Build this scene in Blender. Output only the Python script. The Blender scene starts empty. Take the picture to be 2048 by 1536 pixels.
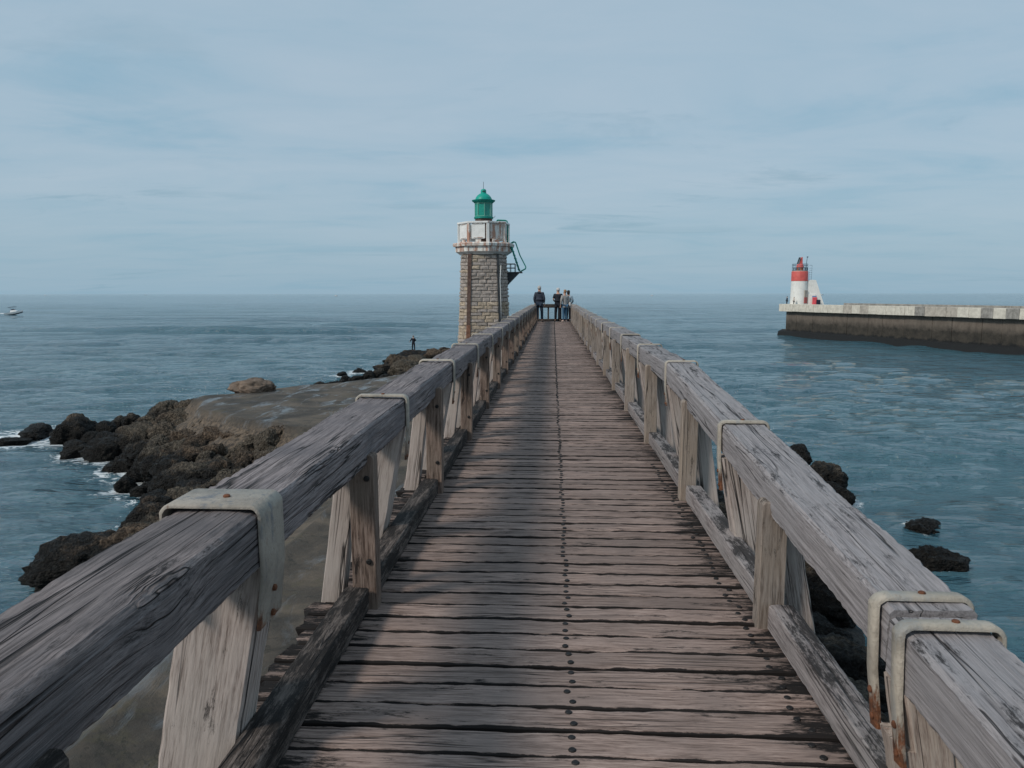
import bpy, bmesh, math, random
import numpy as np
from mathutils import Vector, Matrix, noise as mnoise

scene = bpy.context.scene
COL = scene.collection
random.seed(7)
R = math.radians

# ------------------------------------------------------------------ camera
FPX = 1500.0
PITCH = math.atan(181 / FPX)
YAW = math.atan(82 * math.cos(PITCH) / FPX)
cam_d = bpy.data.cameras.new('camera')
cam = bpy.data.objects.new('camera', cam_d)
COL.objects.link(cam)
cam.location = (0, 0, 1.5)
cam.rotation_euler = (math.pi / 2 - PITCH, R(0.06), YAW)
cam_d.sensor_width = 36.0
cam_d.lens = FPX / 2048 * 36.0
cam_d.clip_start = 0.05
cam_d.clip_end = 90000
scene.camera = cam

# ------------------------------------------------------------------ light
SUN_DIR = Vector((-0.945, -0.75, 1.0)).normalized()      # towards the sun: left, behind the camera
SUN_EL = math.asin(SUN_DIR.z)
SUN_AZ = math.atan2(SUN_DIR.x, SUN_DIR.y)
sun_d = bpy.data.lights.new('sun', 'SUN')
sun_d.energy = 2.3
sun_d.angle = R(10.0)
sun_d.color = (1.0, 0.93, 0.84)
sun = bpy.data.objects.new('sun', sun_d)
COL.objects.link(sun)
sun.rotation_euler = (-SUN_DIR).to_track_quat('-Z', 'Y').to_euler()

scene.view_settings.view_transform = 'Standard'
scene.view_settings.look = 'None'
scene.view_settings.exposure = 0.0
scene.view_settings.gamma = 1.0
scene.view_settings.use_curve_mapping = False


# ------------------------------------------------------------------ node helper
class NT:
    def __init__(s, tree):
        s.t = tree
        s.N = tree.nodes
        s.L = tree.links

    def n(s, typ, ins=None, **props):
        nd = s.N.new(typ)
        for k, v in props.items():
            setattr(nd, k, v)
        for k, v in (ins or {}).items():
            sock = nd.inputs[k]
            if hasattr(v, 'is_linked') or hasattr(v, 'node'):
                s.L.new(v, sock)
            else:
                sock.default_value = v
        return nd

    def math(s, op, a, b=0.0, c=None, clamp=False):
        nd = s.n('ShaderNodeMath', {0: a, 1: b}, operation=op, use_clamp=clamp)
        if c is not None:
            if hasattr(c, 'node'):
                s.L.new(c, nd.inputs[2])
            else:
                nd.inputs[2].default_value = c
        return nd.outputs[0]

    def mix(s, fac, a, b, blend='MIX'):
        nd = s.N.new('ShaderNodeMix')
        nd.data_type = 'RGBA'
        nd.blend_type = blend
        nd.clamp_factor = True
        for idx, v in ((0, fac), (6, a), (7, b)):
            if hasattr(v, 'node'):
                s.L.new(v, nd.inputs[idx])
            else:
                if idx and len(v) == 3:
                    v = (*v, 1)
                nd.inputs[idx].default_value = v
        return nd.outputs[2]

    def ramp(s, fac, stops):
        nd = s.N.new('ShaderNodeValToRGB')
        s.L.new(fac, nd.inputs[0])
        el = nd.color_ramp.elements
        while len(el) < len(stops):
            el.new(0.5)
        for e, (p, c) in zip(el, stops):
            e.position = p
            e.color = (*c, 1) if len(c) == 3 else c
        return nd.outputs[0]

    def mapr(s, v, a, b, c=0.0, d=1.0):
        return s.n('ShaderNodeMapRange', {0: v, 1: a, 2: b, 3: c, 4: d}).outputs[0]

    def noise(s, vec, scale, detail=4.0, rough=0.55, dist=0.0):
        return s.n('ShaderNodeTexNoise', {'Vector': vec, 'Scale': scale, 'Detail': detail,
                                          'Roughness': rough, 'Distortion': dist}).outputs[0]


def G(v):
    return (v, v, v)


def new_mat(name):
    m = bpy.data.materials.new(name)
    m.use_nodes = True
    nt = NT(m.node_tree)
    b = [x for x in nt.N if x.type == 'BSDF_PRINCIPLED'][0]
    return m, nt, b


def obj_vec(nt, seed=31.0):
    tc = nt.n('ShaderNodeTexCoord').outputs['Object']
    rnd = nt.n('ShaderNodeObjectInfo').outputs['Random']
    off = nt.math('MULTIPLY', rnd, seed)
    cb = nt.n('ShaderNodeCombineXYZ', {0: off, 1: off, 2: off}).outputs[0]
    v = nt.n('ShaderNodeVectorMath', {0: tc, 1: cb}, operation='ADD').outputs[0]
    return tc, rnd, v


def scaled(nt, vec, s):
    return nt.n('ShaderNodeVectorMath', {0: vec, 1: s}, operation='MULTIPLY').outputs[0]


# ------------------------------------------------------------------ world
world = bpy.data.worlds.new('World')
scene.world = world
world.use_nodes = True
wt = NT(world.node_tree)
wt.N.clear()
w_out = wt.n('ShaderNodeOutputWorld')
w_bg = wt.n('ShaderNodeBackground', {'Strength': 0.1})
wt.L.new(w_bg.outputs[0], w_out.inputs[0])
sky = wt.n('ShaderNodeTexSky', sky_type='NISHITA', sun_disc=False)
sky.sun_elevation = SUN_EL
sky.sun_rotation = SUN_AZ
sky.air_density = 1.2
sky.dust_density = 2.0
sky.ozone_density = 2.0
gv = wt.n('ShaderNodeTexCoord').outputs['Generated']
sx = wt.n('ShaderNodeSeparateXYZ', {0: gv})
# flat cloud deck: project the view direction on a plane high above
zc = wt.math('ADD', wt.math('MAXIMUM', sx.outputs[2], 0.0), 0.075)
px_ = wt.math('DIVIDE', sx.outputs[0], zc)
py_ = wt.math('DIVIDE', sx.outputs[1], zc)
cv = wt.n('ShaderNodeCombineXYZ', {0: px_, 1: py_, 2: 0.0}).outputs[0]
c1 = wt.noise(scaled(wt, cv, (0.42, 0.62, 1)), 1.0, 6, 0.55, 0.5)
c2 = wt.noise(scaled(wt, cv, (0.9, 1.5, 1)), 1.0, 8, 0.6, 0.7)
c3 = wt.noise(scaled(wt, cv, (0.16, 0.3, 1)), 1.0, 3, 0.5)
cl = wt.math('ADD', wt.math('MULTIPLY', c1, 0.45), wt.math('ADD', wt.math('MULTIPLY', c2, 0.3), wt.math('MULTIPLY', c3, 0.25)))
veil = wt.ramp(cl, [(0.40, G(0.0)), (0.475, G(0.62)), (0.58, G(1.0))])
# thin cloud veil: pale grey blue; gaps between the sheets: deeper blue
pale = wt.mix(veil, (2.95, 4.65, 5.9), (4.3, 5.45, 6.45))
wz = wt.noise(scaled(wt, cv, (0.55, 1.3, 1)), 1.0, 9, 0.62, 0.9)
wm_ = wt.math('MULTIPLY', wt.mapr(wz, 0.56, 0.66), wt.mapr(wt.noise(scaled(wt, cv, (0.2, 0.25, 1)), 1.0, 2), 0.42, 0.6))
pale = wt.mix(wt.math('MULTIPLY', wm_, 0.95), pale, (2.5, 4.0, 5.05))
hz = wt.mapr(sx.outputs[2], 0.0, 0.16)
low = wt.mix(wt.math('ADD', wt.math('MULTIPLY', hz, 0.75), 0.25), (2.95, 4.6, 5.8), pale)
sky_mix = wt.mix(0.88, sky.outputs[0], low)
wt.L.new(sky_mix, w_bg.inputs[0])


# ------------------------------------------------------------------ geometry helpers
def link(o, parent=None):
    COL.objects.link(o)
    if parent is not None:
        o.parent = parent
    return o


def mesh_from(name, V, Fc, smooth=False):
    me = bpy.data.meshes.new(name)
    me.from_pydata([tuple(v) for v in V], [], [tuple(f) for f in Fc])
    me.update()
    if smooth:
        me.polygons.foreach_set('use_smooth', [True] * len(me.polygons))
    return me


def add(name, me, mat, parent=None, loc=(0, 0, 0), rot=(0, 0, 0), scale=(1, 1, 1)):
    o = bpy.data.objects.new(name, me)
    if mat is not None and len(me.materials) == 0:
        me.materials.append(mat)
    link(o, parent)
    o.location = loc
    o.rotation_euler = rot
    o.scale = scale
    return o


def tag(o, label=None, cat=None, group=None, kind=None):
    if label:
        o['label'] = label
    if cat:
        o['category'] = cat
    if group:
        o['group'] = group
    if kind:
        o['kind'] = kind
    return o


def empty(name, loc=(0, 0, 0), rz=0.0):
    o = bpy.data.objects.new(name, None)
    o.empty_display_size = 0.2
    COL.objects.link(o)
    o.location = loc
    o.rotation_euler = (0, 0, rz)
    return o


def box_me(name, sx_, sy_, sz_, bev=0.0, segs=1, center=(0, 0, 0)):
    bm = bmesh.new()
    bmesh.ops.create_cube(bm, size=1.0)
    for v in bm.verts:
        v.co = Vector((v.co.x * sx_ + center[0], v.co.y * sy_ + center[1], v.co.z * sz_ + center[2]))
    if bev > 0:
        bmesh.ops.bevel(bm, geom=bm.edges[:], offset=bev, segments=segs, affect='EDGES', profile=0.6)
    me = bpy.data.meshes.new(name)
    bm.to_mesh(me)
    bm.free()
    return me


def hexa(name, P8):
    """solid from 8 corners: bottom 4 (ccw) then top 4"""
    return mesh_from(name, P8, [(3, 2, 1, 0), (4, 5, 6, 7), (0, 1, 5, 4), (1, 2, 6, 5), (2, 3, 7, 6), (3, 0, 4, 7)])


def join_me(name, parts):
    V, Fc = [], []
    for v, f in parts:
        b = len(V)
        V += [tuple(x) for x in v]
        Fc += [tuple(i + b for i in q) for q in f]
    return mesh_from(name, V, Fc)


def vf(me):
    return [v.co[:] for v in me.vertices], [tuple(p.vertices) for p in me.polygons]


def tube_vf(pts, r, n=8, closed=False):
    pts = [Vector(p) for p in pts]
    V, Fc = [], []
    m = len(pts)
    prev = None
    for i, p in enumerate(pts):
        a = pts[(i - 1) % m] if (closed or i > 0) else p
        c = pts[(i + 1) % m] if (closed or i < m - 1) else p
        t = (c - a).normalized()
        if prev is None:
            ref = Vector((0, 0, 1)) if abs(t.z) < 0.9 else Vector((1, 0, 0))
            u = t.cross(ref).normalized()
        else:
            u = (prev - t * prev.dot(t)).normalized()
        prev = u
        w = t.cross(u)
        rr = r[i] if isinstance(r, (list, tuple)) else r
        for k in range(n):
            a_ = 2 * math.pi * k / n
            V.append(p + (u * math.cos(a_) + w * math.sin(a_)) * rr)
    rng = m if closed else m - 1
    for i in range(rng):
        for k in range(n):
            j = (i + 1) % m
            Fc.append((i * n + k, i * n + (k + 1) % n, j * n + (k + 1) % n, j * n + k))
    if not closed:
        Fc.append(tuple(range(n - 1, -1, -1)))
        Fc.append(tuple((m - 1) * n + k for k in range(n)))
    return V, Fc


def tube(name, pts, r, mat, parent, n=8, closed=False):
    V, Fc = tube_vf(pts, r, n, closed)
    return add(name, mesh_from(name, V, Fc, True), mat, parent)


def lathe_vf(prof, n=24, cap=True, ang=0.0):
    V, Fc = [], []
    for r, z in prof:
        for k in range(n):
            a = ang + 2 * math.pi * k / n
            V.append((r * math.cos(a), r * math.sin(a), z))
    for i in range(len(prof) - 1):
        for k in range(n):
            Fc.append((i * n + k, i * n + (k + 1) % n, (i + 1) * n + (k + 1) % n, (i + 1) * n + k))
    if cap:
        Fc.append(tuple(range(n - 1, -1, -1)))
        Fc.append(tuple((len(prof) - 1) * n + k for k in range(n)))
    return V, Fc


def lathe(name, prof, mat, parent, n=24, loc=(0, 0, 0), smooth=False, ang=0.0):
    V, Fc = lathe_vf(prof, n, True, ang)
    me = mesh_from(name, V, Fc, smooth)
    if smooth:
        me.set_sharp_from_angle(angle=R(40))
    return add(name, me, mat, parent, loc)


def rect_loop(w, h, bev, nw, nh):
    """points round a rectangle with worn corners, ccw seen from +axis"""
    pts = []
    hw, hh = w / 2, h / 2
    for i in range(nw):
        pts.append((-hw + bev + (w - 2 * bev) * i / (nw - 1), hh))
    for i in range(nh):
        pts.append((hw, hh - bev - (h - 2 * bev) * i / (nh - 1)))
    for i in range(nw):
        pts.append((hw - bev - (w - 2 * bev) * i / (nw - 1), -hh))
    for i in range(nh):
        pts.append((-hw, -hh + bev + (h - 2 * bev) * i / (nh - 1)))
    return pts


def timber(name, L, w, h, axis='Y', nseg=20, bev=0.01, nw=4, nh=4, rough=0.002, groove=0.002, seed=0.0,
           edge=0.0, end_j=0.0, taper=None):
    """weathered sawn timber centred on its origin, long axis X, Y or Z; grooves run along the grain"""
    loop = rect_loop(w, h, bev, nw, nh)
    n = len(loop)
    V = []
    for i in range(nseg + 1):
        t = i / nseg
        y = (t - 0.5) * L
        for k, (a, b) in enumerate(loop):
            ca, cb = a / (w / 2), b / (h / 2)
            g = mnoise.noise(Vector((a * 60 + seed, b * 60 - seed, y * 0.8 + seed))) * groove
            g2 = mnoise.noise(Vector((a * 140 + seed, b * 140, y * 1.6 - seed))) * groove * 0.6
            q = mnoise.noise(Vector((a * 4 + seed * 2, b * 4, y * 2.4))) * rough
            corner = max(0.0, abs(ca) + abs(cb) - 1.45)
            e = -abs(mnoise.noise(Vector((seed * 3 + ca, cb, y * 16)))) * edge * corner * 2
            d = g + g2 + q + e
            yy = y
            if end_j and (i == 0 or i == nseg):
                yy += (mnoise.noise(Vector((a * 25 + seed, b * 25, i + seed)))) * end_j
            V.append((a + d * ca, yy, b + d * cb))
    Fc = []
    for i in range(nseg):
        for k in range(n):
            Fc.append((i * n + k, (i + 1) * n + k, (i + 1) * n + (k + 1) % n, i * n + (k + 1) % n))
    Fc.append(tuple(range(n)))
    Fc.append(tuple(nseg * n + k for k in range(n - 1, -1, -1)))
    if axis == 'X':
        V = [(y, -x, z) for x, y, z in V]
    elif axis == 'Z':
        V = [(x, -z, y) for x, y, z in V]
    me = mesh_from(name, V, Fc, True)
    me.set_sharp_from_angle(angle=R(24))
    return me


# ------------------------------------------------------------------ materials
def wood(name, light, mid, dark, axis='Y', fungus=0.45, crack=1.0, ends=None, tint=None, fdark=(0.008, 0.007, 0.007),
         bump=0.6, rough=0.85, moss=None, knot=None, gscale=1.0, rust=None, fungus_top=0.0, edge=None, stretch=0.06, cmask0=0.46):
    m, nt, b = new_mat(name)
    tc, rnd, vec = obj_vec(nt)
    if knot:
        dv = nt.n('ShaderNodeVectorMath', {0: tc, 1: knot}, operation='SUBTRACT').outputs[0]
        dl = nt.n('ShaderNodeVectorMath', {0: scaled(nt, dv, (1, 0.6, 1))}, operation='LENGTH').outputs['Value']
        warp = nt.math('MULTIPLY', nt.math('POWER', 2.718, nt.math('MULTIPLY', nt.math('MULTIPLY', dl, dl), -160.0)), 0.03)
        wv = nt.n('ShaderNodeCombineXYZ', {0: warp, 1: 0.0, 2: warp}).outputs[0]
        vec = nt.n('ShaderNodeVectorMath', {0: vec, 1: wv}, operation='ADD').outputs[0]
    ai = 'XYZ'.index(axis)
    s = [1.0, 1.0, 1.0]
    s[ai] = stretch
    g_vec = scaled(nt, vec, tuple(s))
    grain = nt.noise(g_vec, 85 * gscale, 8, 0.7, 0.3)
    fine = nt.noise(g_vec, 330 * gscale, 4, 0.65)
    patch = nt.noise(vec, 2.3, 5, 0.6)
    s2 = [1.0, 1.0, 1.0]
    s2[ai] = 0.22
    f_vec = scaled(nt, vec, tuple(s2))
    gmix = nt.math('ADD', nt.math('MULTIPLY', grain, 0.7), nt.math('MULTIPLY', fine, 0.3))
    col = nt.ramp(gmix, [(0.4, dark), (0.49, mid), (0.58, light)])
    if tint:
        col = nt.mix(nt.mapr(patch, 0.38, 0.66), col, nt.mix(0.75, col, tint, 'MIX'))
    # cracks running with the grain
    s3 = [1.0, 1.0, 1.0]
    s3[ai] = 0.03
    c_vec = scaled(nt, vec, tuple(s3))
    cn = nt.noise(c_vec, 17, 2.5, 0.5, 0.15)
    cr = nt.mapr(nt.math('ABSOLUTE', nt.math('SUBTRACT', cn, 0.5)), 0.0, 0.02, 1.0, 0.0)
    cmask = nt.mapr(nt.noise(f_vec, 5, 2, 0.5), cmask0, cmask0 + 0.1)
    cr = nt.math('MULTIPLY', nt.math('MULTIPLY', cr, cmask), crack, clamp=True)
    # black lichen and dirt
    fn = nt.noise(f_vec, 13.0, 15, 0.82)
    thr = 0.62 - 0.16 * fungus
    if ends is not None:
        sp = nt.n('ShaderNodeSeparateXYZ', {0: tc})
        ax_ = nt.math('ABSOLUTE', sp.outputs[ai])
        em = nt.mapr(ax_, ends[0], ends[1], 0.0, 0.13)
        fn = nt.math('ADD', fn, em)
    if fungus_top:
        nz = nt.n('ShaderNodeSeparateXYZ', {0: nt.n('ShaderNodeNewGeometry').outputs['Normal']}).outputs[2]
        fn = nt.math('ADD', fn, nt.math('MULTIPLY', nt.math('MAXIMUM', nz, 0.0), fungus_top))
    if edge is not None:  # grime on the board sides, with shade of the gaps painted in
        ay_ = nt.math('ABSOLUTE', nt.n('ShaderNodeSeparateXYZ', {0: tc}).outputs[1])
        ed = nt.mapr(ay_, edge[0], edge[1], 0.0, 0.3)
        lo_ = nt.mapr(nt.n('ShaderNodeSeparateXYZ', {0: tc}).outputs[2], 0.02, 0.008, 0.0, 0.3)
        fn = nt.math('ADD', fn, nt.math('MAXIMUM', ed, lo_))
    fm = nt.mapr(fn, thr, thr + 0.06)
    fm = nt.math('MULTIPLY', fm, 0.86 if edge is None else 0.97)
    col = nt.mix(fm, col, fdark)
    if moss:
        mm = nt.mapr(nt.noise(vec, 9, 8, 0.7), 0.52, 0.66)
        col = nt.mix(mm, col, moss)
    if rust:
        spz = nt.n('ShaderNodeSeparateXYZ', {0: tc}).outputs[2]
        rz = nt.mapr(spz, rust[0], rust[1], 0.0, 0.2)
        rn = nt.mapr(nt.math('ADD', nt.noise(scaled(nt, vec, (30, 30, 4)), 1.0, 5, 0.65), rz), 0.6, 0.72)
        col = nt.mix(rn, col, (0.2, 0.062, 0.022))
    col = nt.mix(cr, col, (0.008, 0.007, 0.007))
    val = nt.mapr(rnd, 0.0, 1.0, 0.82, 1.14)
    hs = nt.n('ShaderNodeHueSaturation', {'Color': col, 'Value': val})
    nt.L.new(hs.outputs[0], b.inputs['Base Color'])
    b.inputs['Roughness'].default_value = rough
    b.inputs['Specular IOR Level'].default_value = 0.25
    hgt = nt.math('SUBTRACT', nt.math('ADD', nt.math('MULTIPLY', grain, 0.7), nt.math('MULTIPLY', fine, 0.25)),
                  nt.math('MULTIPLY', cr, 1.2))
    hgt = nt.math('SUBTRACT', hgt, nt.math('MULTIPLY', fm, 0.12))
    bp = nt.n('ShaderNodeBump', {'Height': hgt, 'Strength': bump, 'Distance': 0.006})
    nt.L.new(bp.outputs[0], b.inputs['Normal'])
    return m


def plain(name, col, rough=0.6, var=0.12, scale=6.0, metallic=0.0, bump=0.0, spec=0.3, streak=None, streak_amt=0.5,
          streak_scale=(7, 7, 1.2), thr=0.55):
    """painted, cloth or metal surface with uneven tone and optional stains"""
    m, nt, b = new_mat(name)
    tc, rnd, vec = obj_vec(nt)
    n1 = nt.noise(vec, scale, 8, 0.65)
    lo = tuple(c * (1 - 2 * var) for c in col)
    hi = tuple(min(1, c * (1 + 2 * var)) for c in col)
    c = nt.ramp(n1, [(0.3, lo), (0.7, hi)])
    if streak:
        sn = nt.noise(scaled(nt, vec, streak_scale), 1.0, 7, 0.66)
        c = nt.mix(nt.math('MULTIPLY', nt.mapr(sn, thr, thr + 0.13), streak_amt), c, streak)
    nt.L.new(c, b.inputs['Base Color'])
    b.inputs['Roughness'].default_value = rough
    b.inputs['Metallic'].default_value = metallic
    b.inputs['Specular IOR Level'].default_value = spec
    if bump:
        bp = nt.n('ShaderNodeBump', {'Height': nt.noise(vec, scale * 8, 6, 0.7), 'Strength': bump, 'Distance': 0.02})
        nt.L.new(bp.outputs[0], b.inputs['Normal'])
    return m


M = {}
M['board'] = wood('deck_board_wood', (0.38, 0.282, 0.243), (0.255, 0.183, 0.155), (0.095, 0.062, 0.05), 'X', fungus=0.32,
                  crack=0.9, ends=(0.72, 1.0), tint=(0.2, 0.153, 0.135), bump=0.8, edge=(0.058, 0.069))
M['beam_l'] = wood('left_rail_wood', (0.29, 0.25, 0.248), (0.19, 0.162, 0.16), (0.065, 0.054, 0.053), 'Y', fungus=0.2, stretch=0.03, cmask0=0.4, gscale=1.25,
                   crack=1.0, tint=(0.11, 0.1, 0.108), bump=0.9)  # shade of the left side put into these lowered wood tones
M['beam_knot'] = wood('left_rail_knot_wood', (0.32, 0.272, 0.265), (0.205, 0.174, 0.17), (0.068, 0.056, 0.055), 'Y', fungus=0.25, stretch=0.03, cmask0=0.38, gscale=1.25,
                      crack=1.0, tint=(0.11, 0.1, 0.105), bump=1.0, knot=(0.13, 1.15, 0.03))  # nearest left beam, its colour lowered for shade in the same way
M['beam_r'] = wood('right_rail_wood', (0.33, 0.302, 0.302), (0.245, 0.224, 0.226), (0.125, 0.112, 0.112), 'Y', fungus=0.1, stretch=0.03, cmask0=0.42, gscale=1.25,
                   crack=0.95, tint=(0.27, 0.255, 0.26), bump=0.7, fungus_top=0.075)
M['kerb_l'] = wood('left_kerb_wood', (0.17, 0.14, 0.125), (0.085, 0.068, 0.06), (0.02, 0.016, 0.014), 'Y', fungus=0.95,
                   crack=1.0, tint=(0.07, 0.06, 0.055), bump=0.8)  # dark mossy wood, colour lowered further to carry this side's shade
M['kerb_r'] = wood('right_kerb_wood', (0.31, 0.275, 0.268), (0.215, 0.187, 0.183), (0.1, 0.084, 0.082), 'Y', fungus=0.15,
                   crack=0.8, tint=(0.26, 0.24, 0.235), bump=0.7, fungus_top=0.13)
M['raker'] = wood('raking_post_wood', (0.46, 0.39, 0.355), (0.35, 0.29, 0.262), (0.165, 0.128, 0.112), 'Z', fungus=0.2,
                  crack=1.0, tint=(0.42, 0.37, 0.335), bump=0.5)
M['raker_rust'] = wood('rust_stained_post_wood', (0.52, 0.44, 0.38), (0.42, 0.34, 0.29), (0.22, 0.165, 0.14), 'Z', fungus=0.05,
                       crack=0.7, bump=0.9, rust=(0.1, -0.45))
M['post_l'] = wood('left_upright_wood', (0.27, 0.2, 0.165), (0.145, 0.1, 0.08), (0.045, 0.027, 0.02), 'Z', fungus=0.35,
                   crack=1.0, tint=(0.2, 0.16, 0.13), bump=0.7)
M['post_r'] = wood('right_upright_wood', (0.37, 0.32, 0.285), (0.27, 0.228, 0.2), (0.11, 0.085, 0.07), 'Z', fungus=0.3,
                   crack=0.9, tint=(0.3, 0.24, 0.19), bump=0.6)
M['under'] = wood('substructure_wood', (0.12, 0.1, 0.09), (0.07, 0.058, 0.05), (0.025, 0.02, 0.018), 'Y', fungus=0.7, bump=0.6)


def clamp_mat(name, base, wear, rustz):
    m, nt, b = new_mat(name)
    tc, rnd, vec = obj_vec(nt)
    n1 = nt.noise(vec, 5, 6, 0.65)
    n0 = nt.noise(vec, 38, 8, 0.75)
    c = nt.ramp(n1, [(0.36, tuple(x * 0.6 for x in base)), (0.58, base)])
    c = nt.mix(nt.math('MULTIPLY', nt.mapr(n0, 0.52, 0.68), 0.6), c, tuple(x * 0.42 for x in base))
    w = nt.mapr(nt.noise(scaled(nt, vec, (3, 3, 1)), 3.0, 8, 0.7), 0.53, 0.62)
    c = nt.mix(nt.math('MULTIPLY', w, 0.8), c, wear)
    z = nt.n('ShaderNodeSeparateXYZ', {0: tc}).outputs[2]
    rz = nt.mapr(z, rustz[0], rustz[1], 0.0, 0.34)
    rn = nt.mapr(nt.math('ADD', nt.noise(scaled(nt, vec, (26, 26, 7)), 1.0, 6, 0.7), rz), 0.62, 0.74)
    c = nt.mix(rn, c, nt.ramp(nt.noise(vec, 45, 5, 0.7), [(0.35, (0.05, 0.022, 0.013)), (0.65, (0.19, 0.07, 0.028))]))
    nt.L.new(c, b.inputs['Base Color'])
    b.inputs['Roughness'].default_value = 0.55
    bp = nt.n('ShaderNodeBump', {'Height': nt.noise(vec, 60, 5, 0.7), 'Strength': 0.7, 'Distance': 0.008})
    nt.L.new(bp.outputs[0], b.inputs['Normal'])
    return m


M['clamp'] = clamp_mat('cream_painted_strap', (0.42, 0.37, 0.305), (0.28, 0.275, 0.26), (-0.2, -0.38))
M['clamp_wide'] = clamp_mat('worn_wide_strap', (0.33, 0.29, 0.245), (0.1, 0.115, 0.14), (-0.3, -0.42))
M['nail'] = plain('black_nail_iron', (0.012, 0.011, 0.011), 0.6, 0.3)
M['rust'] = plain('rusty_bolt', (0.13, 0.05, 0.025), 0.85, 0.3, 30)

# ------------------------------------------------------------------ SEA
SEA_Z = -6.5


def axis_pts(core0, core1, step, growth, far):
    a = list(np.arange(core0, core1 + 1e-6, step))
    d, x = step, a[-1]
    while x < far:
        d *= growth
        x += d
        a.append(x)
    return a


xs_pos = axis_pts(0, 34, 0.42, 1.03, 26000)
gx = np.array([-x for x in xs_pos[:0:-1]] + xs_pos)
gy = np.array([-400, -200, -100, -60, -40] + axis_pts(-30, 62, 0.42, 1.0145, 45000))
XX, YY = np.meshgrid(gx, gy)
dX = np.gradient(gx)[None, :] * np.ones_like(XX)
dY = np.gradient(gy)[:, None] * np.ones_like(XX)
rs = np.random.RandomState(4)
H = np.zeros_like(XX)
for i in range(84):
    lam = 0.9 * (34 / 0.9) ** (i / 83.0)
    th = rs.normal(0.0, 0.5 if lam < 12 else 0.22) + math.pi / 2 + 0.12
    kx, ky = math.cos(th) * 2 * math.pi / lam, math.sin(th) * 2 * math.pi / lam
    amp = 0.0085 * lam ** 0.6
    att = np.clip((lam / np.maximum(dX * abs(math.cos(th)) + dY * abs(math.sin(th)), 1e-3) - 2.2) / 2.0, 0, 1)
    ph = kx * XX + ky * YY + rs.uniform(0, 6.28)
    H += amp * att * (np.sin(ph) + 0.25 * np.sin(2 * ph + 1.57))
# gust patches: chop is stronger and weaker by area
pat = 0.75 + 0.25 * np.sin(XX * 0.043 + 1.3 * np.sin(YY * 0.021)) * np.sin(YY * 0.034 + 0.7)
H *= pat


def swell(x0, x1, y0, amp, wid, bend=0.0):
    global H
    xm = (x0 + x1) / 2
    hw = (x1 - x0) / 2
    u = (XX - xm) / hw
    env = np.clip(1 - u * u, 0, 1) ** 0.7
    yy = YY - (y0 + bend * u * u + 1.2 * np.sin(XX * 0.12))
    front = np.where(yy < 0, np.exp(-(yy / (wid * 0.45)) ** 2), np.exp(-(yy / (wid * 1.5)) ** 2))
    H += amp * env * front


swell(-125, -30, 158, 1.2, 5.0, 4)
swell(-62, -22, 186, 1.0, 5.0, 3)
swell(-85, -20, 92, 0.35, 4.0, 3)
swell(-70, -26, 72, 0.28, 3.5, 2)
swell(-190, -80, 240, 0.5, 6.0, 5)
swell(8, 42, 118, 0.35, 4.0, 3)
swell(14, 60, 84, 0.25, 3.5, 2)
nyv, nxv = XX.shape
co = np.stack([XX, YY, H + SEA_Z], -1).reshape(-1, 3)
sea_me = bpy.data.meshes.new('sea')
idx = np.arange(nyv * nxv).reshape(nyv, nxv)
quads = np.stack([idx[:-1, :-1], idx[:-1, 1:], idx[1:, 1:], idx[1:, :-1]], -1).reshape(-1, 4)
sea_me.vertices.add(len(co))
sea_me.vertices.foreach_set('co', co.ravel())
sea_me.loops.add(quads.size)
sea_me.loops.foreach_set('vertex_index', quads.ravel())
sea_me.polygons.add(len(quads))
sea_me.polygons.foreach_set('loop_start', np.arange(0, quads.size, 4))
sea_me.polygons.foreach_set('loop_total', np.full(len(quads), 4))
sea_me.polygons.foreach_set('use_smooth', np.ones(len(quads), bool))
sea_me.update()
sea_me.validate()
FOAM_SPOTS = []        # (x, y, radius) filled while the rocks are placed


def sea_material():
    m, nt, b = new_mat('sea_water')
    pos = nt.n('ShaderNodeNewGeometry').outputs['Position']
    s1 = scaled(nt, pos, (0.62, 1.9, 1.0))
    big = nt.noise(scaled(nt, pos, (0.018, 0.05, 1)), 1.0, 4, 0.6, 0.4)
    mid = nt.noise(s1, 0.4, 3, 0.55, 0.1)
    r1 = nt.noise(s1, 1.15, 3, 0.5, 0.15)
    r2 = nt.noise(s1, 4.6, 5, 0.65, 0.15)
    col = nt.ramp(big, [(0.3, (0.032, 0.088, 0.12)), (0.7, (0.052, 0.128, 0.16))])
    foam_a = nt.n('ShaderNodeAttribute', attribute_name='foam').outputs['Fac']
    fnz = nt.noise(scaled(nt, pos, (1.0, 1.6, 1)), 1.1, 10, 0.72, 1.2)
    fm = nt.mapr(nt.math('ADD', fnz, nt.math('MULTIPLY', foam_a, 0.46)), 0.78, 0.88)
    col = nt.mix(fm, col, (0.72, 0.76, 0.78))
    nt.L.new(col, b.inputs['Base Color'])
    rgh = nt.mapr(nt.noise(scaled(nt, pos, (0.03, 0.09, 1)), 1.0, 3, 0.5), 0.35, 0.65, 0.03, 0.09)
    rgh = nt.math('ADD', rgh, nt.math('MULTIPLY', fm, 0.5))
    nt.L.new(rgh, b.inputs['Roughness'])
    b.inputs['IOR'].default_value = 1.333
    b.inputs['Specular IOR Level'].default_value = 0.75
    h = nt.math('ADD', nt.math('MULTIPLY', mid, 0.8), nt.math('ADD', nt.math('MULTIPLY', r1, 0.5), nt.math('MULTIPLY', r2, 0.1)))
    fal = nt.mapr(nt.n('ShaderNodeSeparateXYZ', {0: pos}).outputs[1], 60.0, 700.0, 1.0, 0.42)
    bp = nt.n('ShaderNodeBump', {'Height': h, 'Strength': fal, 'Distance': 1.3})
    nt.L.new(bp.outputs[0], b.inputs['Normal'])
    return m


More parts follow.
